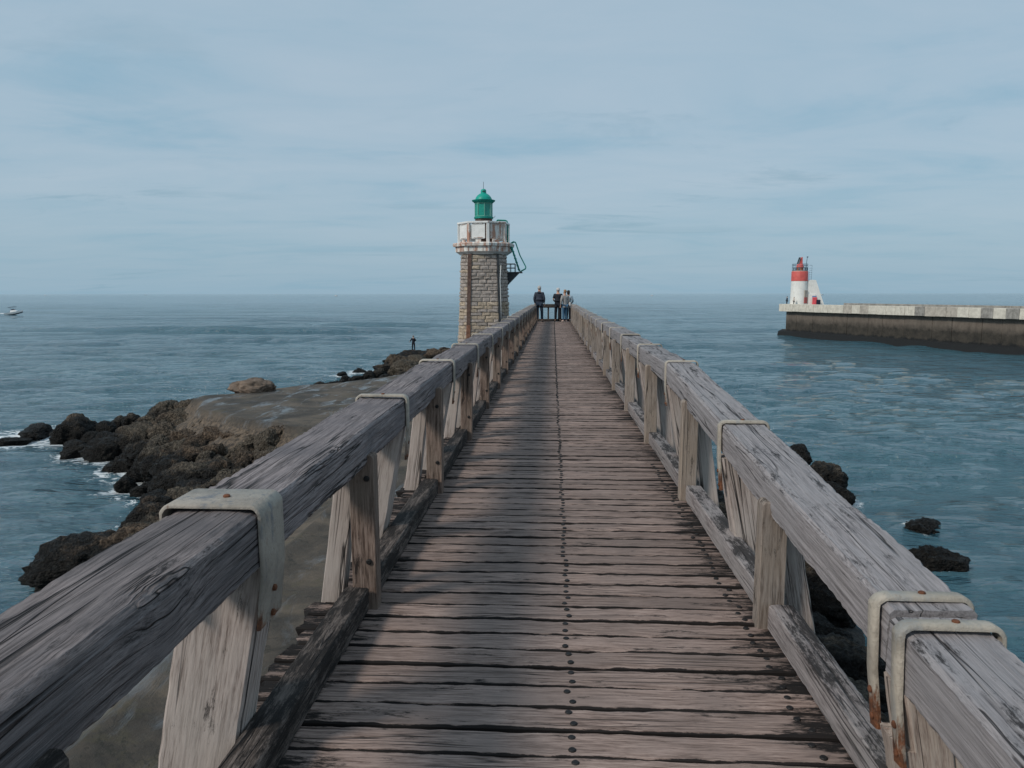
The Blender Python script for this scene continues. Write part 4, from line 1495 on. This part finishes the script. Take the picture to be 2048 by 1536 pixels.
add('mast_lamp', box_me('mast_lamp', 0.32, 0.22, 0.18, 0.03), M['rail_b'], rlh, (1.46, 0, zz(8.62)))
for off in (1.72, 2.28):
    tube('ladder_stile', [(off, -0.45, zz(1.2)), (off + 0.08, -0.45, zz(7.0 if off > 2 else 5.8))], 0.03, M['rail_b'], rlh, 5)
for k in range(13):
    z_ = 1.4 + k * 0.42
    tube('ladder_rung', [(1.73 + 0.014 * k / 2, -0.45, zz(z_)), (2.29 + 0.014 * k / 2, -0.45, zz(z_))], 0.02, M['rail_b'], rlh, 5)
tube('ladder_stile', [(1.8, -0.45, zz(7.0)), (2.36, -0.45, zz(7.0))], 0.03, M['rail_b'], rlh, 5)
# buttress wall
V = [(1.5, -0.9, zz(-1.2)), (5.3, -0.9, zz(-1.2)), (3.15, -0.9, zz(4.15)), (2.2, -0.9, zz(4.2)), (1.5, -0.9, zz(4.0)),
     (1.5, 0.9, zz(-1.2)), (5.3, 0.9, zz(-1.2)), (3.15, 0.9, zz(4.15)), (2.2, 0.9, zz(4.2)), (1.5, 0.9, zz(4.0))]
Fc = [(0, 1, 2, 3, 4), (9, 8, 7, 6, 5)] + [((k + 1) % 5, k, 5 + k, 5 + (k + 1) % 5) for k in range(5)]
add('buttress', mesh_from('buttress', V, Fc), M['white_t'], rlh)
add('wall_coping', box_me('wall_coping', 1.5, 0.3, 2.6, 0.02), M['white_t'], rlh, (2.4, -1.0, zz(0.1)))
door = add('door', box_me('door', 0.95, 0.14, 1.15, 0.01), M['red_f'], rlh, (0.98, -1.48, zz(0.25)), (0, 0, 0.62))
add('door_panel', box_me('door_panel', 0.95, 0.14, 1.35, 0.01), M['conc_g'], rlh, (0.99, -1.47, zz(1.52)), (0, 0, 0.62))
sg = add('sign', box_me('sign', 0.82, 0.06, 0.62, 0.01), M['blue'], rlh, (2.85, -1.2, zz(0.75)))
add('sign_band', box_me('sign_band', 0.56, 0.02, 0.07), M['white_t'], sg, (0, -0.04, 0.1))
add('sign_band', box_me('sign_band', 0.82, 0.02, 0.06), M['white_t'], sg, (0, -0.04, -0.18))

lb = add('lifebuoy_cabinet', box_me('lifebuoy_cabinet', 0.8, 0.35, 1.6, 0.08, 2), plain('pinkish_red_plastic', (0.68, 0.09, 0.11), 0.4, 0.1, 2), None,
         (rc.x + 2.5, rc.y - 1.35, -0.05))
tag(lb, 'red lifebuoy cabinet below the blue sign at the far lighthouse', 'cabinet')
bag = add('equipment_bag', box_me('equipment_bag', 0.72, 0.5, 1.15, 0.15, 3), plain('navy_bag', (0.02, 0.025, 0.045), 0.8, 0.2, 3), None,
          (rc.x + 3.12, rc.y - 1.5, -0.275))
tag(bag, 'dark blue bag standing beside the red cabinet at the far lighthouse', 'bag')


# ------------------------------------------------------------------ BOATS
M['hull'] = plain('boat_white', (0.78, 0.78, 0.77), 0.35, 0.04, 1)
M['hull_d'] = plain('boat_dark_bottom', (0.02, 0.03, 0.05), 0.4, 0.1, 1)


def boat(loc, rz, L, label, group=None, detail=True):
    t = empty('motor_boat', loc, rz)
    tag(t, label, 'boat', group)
    st = 9
    V, Fc = [], []
    for i in range(st):
        u = i / (st - 1)
        x = (u - 0.5) * L
        bw = L * 0.16 * (1 - max(0, u - 0.45) ** 2.0 / 0.3025 * 0.96)
        keel = -0.05 * L + 0.11 * L * max(0, u - 0.55) ** 1.4 * 2.0
        sheer = 0.10 * L + 0.07 * L * u * u
        chine = keel + 0.055 * L
        V += [(x, 0, keel), (x, bw * 0.75, chine), (x, bw, sheer), (x, 0, sheer - 0.01), (x, -bw, sheer), (x, -bw * 0.75, chine)]
    for i in range(st - 1):
        for k in range(6):
            Fc.append((i * 6 + k, i * 6 + (k + 1) % 6, (i + 1) * 6 + (k + 1) % 6, (i + 1) * 6 + k))
    Fc.append(tuple(range(5, -1, -1)))
    Fc.append(tuple((st - 1) * 6 + k for k in range(6)))
    me = mesh_from('hull', V, Fc)
    hull = add('hull', me, M['hull'], t)
    me.materials.append(M['hull_d'])
    for p in me.polygons:
        ks = {v % 6 for v in p.vertices}
        if ks in ({0, 1}, {0, 5}):
            p.material_index = 1
    h = L * 0.1
    add('cabin', hexa('cabin', [(-0.18 * L, -0.11 * L, h), (0.26 * L, -0.08 * L, h), (0.26 * L, 0.08 * L, h), (-0.18 * L, 0.11 * L, h),
                                (-0.14 * L, -0.09 * L, h + 0.12 * L), (0.08 * L, -0.08 * L, h + 0.12 * L), (0.08 * L, 0.08 * L, h + 0.12 * L), (-0.14 * L, 0.09 * L, h + 0.12 * L)]), M['hull'], t)
    if detail:
        add('windscreen', hexa('windscreen', [(-0.1 * L, -0.085 * L, h + .12 * L), (0.06 * L, -0.075 * L, h + .12 * L), (0.06 * L, 0.075 * L, h + .12 * L), (-0.1 * L, 0.085 * L, h + .12 * L),
                                              (-0.08 * L, -0.07 * L, h + 0.19 * L), (0.0, -0.07 * L, h + 0.19 * L), (0.0, 0.07 * L, h + 0.19 * L), (-0.08 * L, 0.07 * L, h + 0.19 * L)]), M['hull_d'], t)
        add('canopy', box_me('canopy', 0.4 * L, 0.2 * L, 0.025 * L, 0.02), M['rail_b'], t, (-0.06 * L, 0, h + 0.3 * L))
        for sx_ in (-0.2, 0.06):
            for sy_ in (-0.08, 0.08):
                tube('canopy_post', [(sx_ * L, sy_ * L, h), (sx_ * L, sy_ * L, h + 0.3 * L)], 0.03, M['rail_b'], t, 5)
    return t


bp_ = ground(29, 629, SEA_Z)
mb = boat((bp_.x, bp_.y, SEA_Z + 0.45), R(8), 6.6, 'white motor boat speeding over the sea at the left picture edge')
mb.rotation_euler = (0, R(-7), R(8))
# its wake: a ragged strip of foam behind the stern
wp = []
rw = random.Random(2)
for k in range(26):
    u = k / 25
    xw = bp_.x - 2.2 - u * 26
    wd = 0.5 + u * 1.5
    wp.append((xw, bp_.y - wd + rw.uniform(-.25, .25), SEA_Z + 0.55 - 0.3 * u + rw.uniform(-.05, .08)))
    wp.append((xw, bp_.y + rw.uniform(-.2, .2), SEA_Z + 0.75 - 0.35 * u + rw.uniform(-.05, .1)))
    wp.append((xw, bp_.y + wd + rw.uniform(-.25, .25), SEA_Z + 0.5 - 0.3 * u))
wf = []
for k in range(25):
    for j in range(2):
        wf.append((k * 3 + j, k * 3 + j + 1, (k + 1) * 3 + j + 1, (k + 1) * 3 + j))
M['foam'] = plain('white_foam', (0.8, 0.82, 0.83), 0.8, 0.08, 2)
tag(add('boat_wake', mesh_from('boat_wake', wp, wf, True), M['foam']), 'white foaming wake behind the speeding motor boat', 'wake', kind='stuff')
for (px, py, dist_, L, lab) in [
    (90, 586.8, 4200, 12, 'tiny white boat on the horizon nearest the left edge'),
    (291, 587.2, 4400, 11, 'tiny white boat on the horizon second from the left'),
    (552, 588.6, 4600, 9, 'tiny white boat on the horizon middle left'),
    (672, 591.5, 2500, 11, 'small white boat just below the horizon left of the stone tower'),
    (1304, 591.5, 2500, 9, 'tiny white boat below the horizon right of the people'),
    (1644, 590.4, 3300, 14, 'tiny white boat on the horizon right of the red lighthouse')]:
    d = _F + _R * ((px - 1024) / FPX) - _U * ((py - 768) / FPX)
    t_ = dist_ / d.y
    boat((d.x * t_, dist_, SEA_Z + 0.9), rr_.choice([0.2, 2.9]), L, lab, 'far boats on the horizon', False)


# ------------------------------------------------------------------ PEOPLE
def skin_mesh(name, verts, edges, radii, root=0, sub=2):
    me = bpy.data.meshes.new(name)
    me.from_pydata(verts, edges, [])
    o = bpy.data.objects.new(name, me)
    COL.objects.link(o)
    mod = o.modifiers.new('skin', 'SKIN')
    mod.use_smooth_shade = True
    sv = me.skin_vertices[0].data
    for i, r in enumerate(radii):
        sv[i].radius = r if isinstance(r, tuple) else (r, r)
        sv[i].use_root = (i == root)
    ss = o.modifiers.new('sub', 'SUBSURF')
    ss.levels = sub
    ss.render_levels = sub
    dg = bpy.context.evaluated_depsgraph_get()
    out = bpy.data.meshes.new_from_object(o.evaluated_get(dg))
    out.name = name
    bpy.data.objects.remove(o)
    out.polygons.foreach_set('use_smooth', [True] * len(out.polygons))
    return out


M['skin'] = plain('skin', (0.5, 0.3, 0.22), 0.6, 0.06, 8)


def cloth(name, c, var=0.15):
    return plain(name, c, 0.9, var, 9, bump=0.3)


def person(loc, rz, h, top_c, leg_c, hair_c, label, shoe_c=(0.03, 0.03, 0.03), arms='down', sleeve=1.0, hood=False, bag=False, stance=0.11,
           head_turn=0.0, long_hair=False, lean=0.0, slim=1.0, coat=0.0, seated=False):
    """person facing +y in local space, height h"""
    s = h / 1.75
    t = empty('person', loc, rz)
    tag(t, label, 'person')
    hip, kn, an = 0.90, 0.49, 0.09
    kx_, ky2 = 0.0, 0.02
    if seated:
        P = {'pel': (0, 0, 0.55), 'hl': (-0.09, 0.02, 0.53), 'hr': (0.09, 0.02, 0.53), 'kl': (-0.14, 0.42, 0.52), 'kr': (0.14, 0.42, 0.52),
             'al': (-0.13, 0.42, 0.1), 'ar': (0.13, 0.42, 0.1), 'tl': (-0.14, 0.57, 0.04), 'tr': (0.14, 0.57, 0.04)}
        dz = -0.38
    else:
        P = {'pel': (0, 0, 0.95), 'hl': (-0.09, 0, hip), 'hr': (0.09, 0, hip), 'kl': (-stance, ky2, kn), 'kr': (stance, ky2, kn),
             'al': (-stance - 0.01, -0.02, an), 'ar': (stance + 0.01, -0.02, an), 'tl': (-stance - 0.04, 0.14, 0.035), 'tr': (stance + 0.04, 0.14, 0.035)}
        dz = 0.0
    P.update({'wai': (0, 0.0 + lean * 0.1, 1.1 + dz), 'che': (0, 0.0 + lean * 0.25, 1.3 + dz), 'nb': (0, -0.01 + lean * 0.35, 1.45 + dz),
              'nk': (0, 0.01 + lean * 0.4, 1.53 + dz), 'h1': (0, 0.03 + lean * 0.42, 1.585 + dz), 'h2': (0, 0.035 + lean * 0.44, 1.68 + dz),
              'sl': (-0.17, -0.01 + lean * 0.33, 1.42 + dz), 'sr': (0.17, -0.01 + lean * 0.33, 1.42 + dz)})
    if arms == 'down':
        P.update({'el': (-0.25, -0.04, 1.15), 'er': (0.25, -0.04, 1.15), 'wl': (-0.23, 0.06, 0.93), 'wr': (0.23, 0.06, 0.93)})
    elif arms == 'front':
        P.update({'el': (-0.26, -0.02, 1.16), 'er': (0.26, -0.02, 1.16), 'wl': (-0.15, 0.2, 1.05), 'wr': (0.15, 0.2, 1.05)})
    elif arms == 'rod':
        P.update({'el': (-0.3, 0.03, 1.2), 'er': (0.25, -0.02, 1.16), 'wl': (-0.4, 0.2, 1.1), 'wr': (0.1, 0.24, 1.12)})
    elif arms == 'sit':
        P.update({'el': (-0.24, 0.1, 0.84), 'er': (0.24, 0.1, 0.84), 'wl': (-0.12, 0.36, 0.78), 'wr': (0.12, 0.36, 0.78)})
    W = slim
    names = list(P)
    ix = {n_: i for i, n_ in enumerate(names)}
    E_ = [('pel', 'wai'), ('wai', 'che'), ('che', 'nb'), ('nb', 'nk'), ('nk', 'h1'), ('h1', 'h2'), ('pel', 'hl'), ('pel', 'hr'), ('hl', 'kl'), ('hr', 'kr'),
          ('kl', 'al'), ('kr', 'ar'), ('al', 'tl'), ('ar', 'tr'), ('nb', 'sl'), ('nb', 'sr'), ('sl', 'el'), ('sr', 'er'), ('el', 'wl'), ('er', 'wr')]
    rad = {'pel': (0.13 * W, 0.1), 'wai': (0.125 * W, 0.09), 'che': (0.15 * W, 0.1), 'nb': (0.115, 0.085), 'nk': 0.06, 'h1': (0.084, 0.092), 'h2': (0.086, 0.098),
           'hl': 0.088, 'hr': 0.088, 'kl': 0.058, 'kr': 0.058, 'al': 0.042, 'ar': 0.042, 'tl': 0.035, 'tr': 0.035, 'sl': 0.06, 'sr': 0.06,
           'el': 0.043, 'er': 0.043, 'wl': 0.028, 'wr': 0.028}
    V_ = [tuple(c * s for c in P[n_]) for n_ in names]
    Eg = [(ix[a], ix[b]) for a, b in E_]
    thin = {'pel': 0.8, 'wai': 0.8, 'che': 0.78, 'nb': 0.7, 'sl': 0.7, 'sr': 0.7, 'hl': 0.85, 'hr': 0.85}
    Rd = [tuple(q_ * s * thin.get(n_, 1) for q_ in rad[n_]) if isinstance(rad[n_], tuple) else rad[n_] * s * thin.get(n_, 1) for n_ in names]
    # hands with five fingers
    for sd, w_, e_ in ((-1, 'wl', 'el'), (1, 'wr', 'er')):
        wv, ev = Vector(P[w_]), Vector(P[e_])
        d = (wv - ev).normalized()
        sidev = Vector((0, 1, 0)) if abs(d.y) < 0.8 else Vector((1, 0, 0))
        sidev = (sidev - d * sidev.dot(d)).normalized()
        curl = d.cross(sidev) * sd
        palm = wv + d * 0.06
        V_.append(tuple(palm * s))
        Rd.append((0.036 * s, 0.02 * s))
        pi_ = len(V_) - 1
        Eg.append((ix[w_], pi_))
        for fk in range(4):
            base = palm + d * 0.035 + sidev * (0.028 - 0.019 * fk)
            k1 = base + d * 0.035 + curl * 0.01
            k2 = k1 + d * (0.024 - 0.004 * abs(fk - 1)) + curl * 0.022
            n0 = len(V_)
            V_ += [tuple(base * s), tuple(k1 * s), tuple(k2 * s)]
            Rd += [0.0095 * s, 0.0088 * s, 0.0078 * s]
            Eg += [(pi_, n0), (n0, n0 + 1), (n0 + 1, n0 + 2)]
        tb = wv + d * 0.035 + sidev * 0.032
        tp = tb + d * 0.04 + sidev * 0.025
        n0 = len(V_)
        V_ += [tuple(tb * s), tuple(tp * s)]
        Rd += [0.012 * s, 0.009 * s]
        Eg += [(ix[w_], n0), (n0, n0 + 1)]
    add('body', skin_mesh('body', V_, Eg, Rd, 0, 1), M['skin'], t)
    # face: nose, ears, eyes, mouth sit on the head
    hc = Vector(P['h1']).lerp(Vector(P['h2']), 0.45) * s
    ht = empty('head_detail_tmp')
    bpy.data.objects.remove(ht)

    def sub_v(ns, extra, grow):
        vs, rs, mp = [], [], {}
        for n_ in ns:
            mp[n_] = len(vs)
            vs.append(tuple(c * s for c in P[n_]))
            r_ = rad[n_]
            g_ = extra.get(n_, grow)
            rs.append(tuple((q_ + g_) * s for q_ in r_) if isinstance(r_, tuple) else (r_ + g_) * s)
        eg = [(mp[a], mp[b]) for a, b in E_ if a in mp and b in mp]
        return vs, eg, rs, mp
    # upper garment
    vs, eg, rs, mp = sub_v(['pel', 'wai', 'che', 'nb', 'sl', 'sr', 'el', 'er', 'wl', 'wr'], {'nb': 0.012, 'sl': 0.026, 'sr': 0.026, 'wl': 0.014, 'wr': 0.014}, 0.026)
    if sleeve < 1:
        for w_, e_, s_ in (('wl', 'el', 'sl'), ('wr', 'er', 'sr')):
            a_ = Vector(P[s_]).lerp(Vector(P[e_]), 0.82) * s
            vs[mp[e_]] = tuple(Vector(P[s_]).lerp(Vector(P[e_]), 0.5) * s)
            vs[mp[w_]] = tuple(a_)
            rs[mp[e_]] = 0.075 * s
            rs[mp[w_]] = 0.066 * s
    if coat:
        vs.append((0, 0, (P['pel'][2] - coat) * s))
        rs.append((0.16 * s * W, 0.125 * s))
        eg.append((mp['pel'], len(vs) - 1))
    top_m = cloth('top_cloth', top_c)
    add('jacket' if sleeve == 1 else 'shirt', skin_mesh('jacket', vs, eg, rs, 0, 1), top_m, t)
    # trousers
    vs, eg, rs, mp = sub_v(['pel', 'hl', 'hr', 'kl', 'kr', 'al', 'ar'], {'al': 0.024, 'ar': 0.024, 'kl': 0.02, 'kr': 0.02}, 0.014)
    add('trousers', skin_mesh('trousers', vs, eg, rs, 0, 1), cloth('trouser_cloth', leg_c), t)
    # shoes
    for a_, b_ in (('al', 'tl'), ('ar', 'tr')):
        A, B = Vector(P[a_]) * s, Vector(P[b_]) * s
        A2 = Vector((A.x, A.y - 0.035 * s, 0.045 * s))
        B2 = Vector((B.x, B.y + 0.02 * s, 0.036 * s))
        add('shoe', skin_mesh('shoe', [tuple(A2), tuple(A2.lerp(B2, 0.5)), tuple(B2)], [(0, 1), (1, 2)], [0.045 * s, 0.047 * s, 0.036 * s], 0, 1),
            plain('shoe_leather', shoe_c, 0.6, 0.1), t)
    # hair
    hv, he, hr = [], [], []
    cap = [(0, 0.055, 1.735), (0, 0.0, 1.755), (0, -0.05, 1.70), (0, -0.045, 1.6)]
    crad = [(0.072, 0.055), (0.096, 0.072), (0.102, 0.078), (0.09, 0.06)]
    if long_hair:
        cap.append((0, -0.05, 1.53))
        crad.append((0.085, 0.045))
    for i, c in enumerate(cap):
        hv.append(((c[0]) * s, (c[1] + lean * 0.44) * s, (c[2] + dz) * s))
        hr.append(tuple(q_ * s for q_ in crad[i]))
        if i:
            he.append((i - 1, i))
    add('hair', skin_mesh('hair', hv, he, hr, 0, 1), plain('hair_colour', hair_c, 0.8, 0.25, 20), t)
    # face
    fx = lean * 0.44
    nose = skin_mesh('nose', [(0, (0.115 + fx) * s, (1.665 + dz) * s), (0, (0.135 + fx) * s, (1.635 + dz) * s)], [(0, 1)], [0.009 * s, 0.013 * s], 0, 1)
    add('nose', nose, M['skin'], t)
    for sd in (-1, 1):
        add('eye', mesh_from('eye', *lathe_vf([(0.001, -0.01 * s), (0.01 * s, 0), (0.001, 0.01 * s)], 8)), M['hull_d'], t, (0.03 * sd * s, (0.108 + fx) * s, (1.668 + dz) * s))
        add('ear', skin_mesh('ear', [(sd * 0.078 * s, (0.02 + fx) * s, (1.66 + dz) * s), (sd * 0.082 * s, (0.012 + fx) * s, (1.625 + dz) * s)], [(0, 1)], [(0.01 * s, 0.02 * s), (0.008 * s, 0.013 * s)], 0, 1), M['skin'], t)
    add('mouth', box_me('mouth', 0.045 * s, 0.01 * s, 0.01 * s), plain('lips', (0.35, 0.13, 0.11), 0.5), t, (0, (0.112 + fx) * s, (1.598 + dz) * s))
    if hood:
        hd = skin_mesh('hood', [(-0.08 * s, -0.09 * s, 1.46 * s), (0, -0.12 * s, 1.45 * s), (0.08 * s, -0.09 * s, 1.46 * s)], [(0, 1), (1, 2)], [0.05 * s, 0.065 * s, 0.05 * s], 1, 1)
        add('hood', hd, top_m, t)
    if bag:
        add('handbag', box_me('handbag', 0.1 * s, 0.26 * s, 0.22 * s, 0.03, 2), plain('pale_bag', (0.55, 0.52, 0.5), 0.6), t, (0.27 * s, -0.02, 0.98 * s))
    return t


DKY = Y1 - 0.55
person((-0.72, DKY - 0.35, 0.004), R(-8), 1.86, (0.035, 0.042, 0.06), (0.022, 0.035, 0.055), (0.42, 0.4, 0.38),
       'tall grey haired man in dark hooded jacket at the pier end, leftmost', hood=True, coat=0.09, slim=1.28, stance=0.13)
person((0.27, DKY, 0.004), R(4), 1.76, (0.02, 0.024, 0.034), (0.011, 0.013, 0.02), (0.5, 0.48, 0.47),
       'white haired man in black short sleeved shirt at the pier end, hands forward', sleeve=0.5, arms='front', slim=1.18, stance=0.12, coat=0.07)
person((0.63, DKY - 0.3, 0.004), R(28), 1.66, (0.3, 0.29, 0.28), (0.05, 0.12, 0.2), (0.3, 0.17, 0.09),
       'reddish haired person in grey patterned top and blue jeans at the pier end', shoe_c=(0.45, 0.38, 0.36), arms='down', bag=True, slim=0.98, coat=0.1, stance=0.08)
person((0.83, DKY + 0.25, 0.004), R(-10), 1.63, (0.26, 0.33, 0.38), (0.012, 0.014, 0.022), (0.02, 0.016, 0.015),
       'dark haired person in pale blue top half hidden behind the one in jeans', arms='front', long_hair=True, slim=0.98, coat=0.08, stance=0.08)
ang = person((ANG.x, ANG.y, SEA_Z + 1.38), R(6), 1.8, (0.012, 0.014, 0.02), (0.01, 0.011, 0.015), (0.2, 0.17, 0.15),
             'angler in black clothes standing on the far boulders with a rod', arms='rod', coat=0.12, slim=1.1, stance=0.12)
rod = tube('fishing_rod', [(ANG.x + 0.02, ANG.y + 0.22, SEA_Z + 1.38 + 1.1), (ANG.x + 1.0, ANG.y + 0.9, SEA_Z + 3.5), (ANG.x + 2.2, ANG.y + 1.8, SEA_Z + 5.3)], [0.016, 0.011, 0.006], M['dark_i'], None, 5)
tag(rod, 'thin dark fishing rod held by the angler on the boulders', 'fishing rod')


def at_y(px, py, Y):
    d = _F + _R * ((px - 1024) / FPX) - _U * ((py - 768) / FPX)
    return Vector((0, 0, 1.5)) + d * (Y / d.y)


j1, j2 = at_y(1574, 600, 146.0), at_y(1588, 600, 142.9)
person((j1.x, j1.y, -0.85), R(60), 1.75, (0.02, 0.025, 0.045), (0.012, 0.014, 0.025), (0.04, 0.03, 0.03),
       'person in dark blue standing left of the far lighthouse on the jetty', arms='front', coat=0.1, slim=1.25)
person((j2.x, j2.y, -0.85), R(80), 1.62, (0.5, 0.4, 0.33), (0.02, 0.02, 0.02), (0.12, 0.08, 0.06),
       'person in beige top in front of the far white lighthouse', arms='front', slim=1.05)

# ------------------------------------------------------------------ leave out boulders that nobody standing here could see
bpy.context.view_layer.update()
dg_ = bpy.context.evaluated_depsgraph_get()
view_pts = [(Vector((0, 0, 1.5)), 3.0), (Vector((-0.75, 0, 1.5)), 1.0), (Vector((0.8, 0, 1.5)), 1.0)]
score = []
for o in [q_ for q_ in scene.objects if q_.name.split('.')[0] == 'boulder']:
    me_v = o.data.vertices
    hits = 0.0
    for vi in range(0, len(me_v), 97):
        p = o.matrix_world @ me_v[vi].co
        if p.z < SEA_Z:
            continue
        for org, wt_ in view_pts:
            d = p - org
            dl = d.length
            dn = d / dl
            if dn.dot(_F) < 0.74:
                continue
            ok, loc, nrm, fi, ob, mw = scene.ray_cast(dg_, org + dn * 0.05, dn, distance=dl + 1.0)
            if ok and ob.name == o.name:
                hits += wt_ / (dl * dl)
    score.append((hits, o.name))
score.sort(reverse=True)
for k_, (h_, nm) in enumerate(score):
    if h_ == 0.0 or k_ >= 285:
        bpy.data.objects.remove(bpy.data.objects[nm])
print('boulders', len(score), sum(1 for h_, _ in score if h_ > 0))
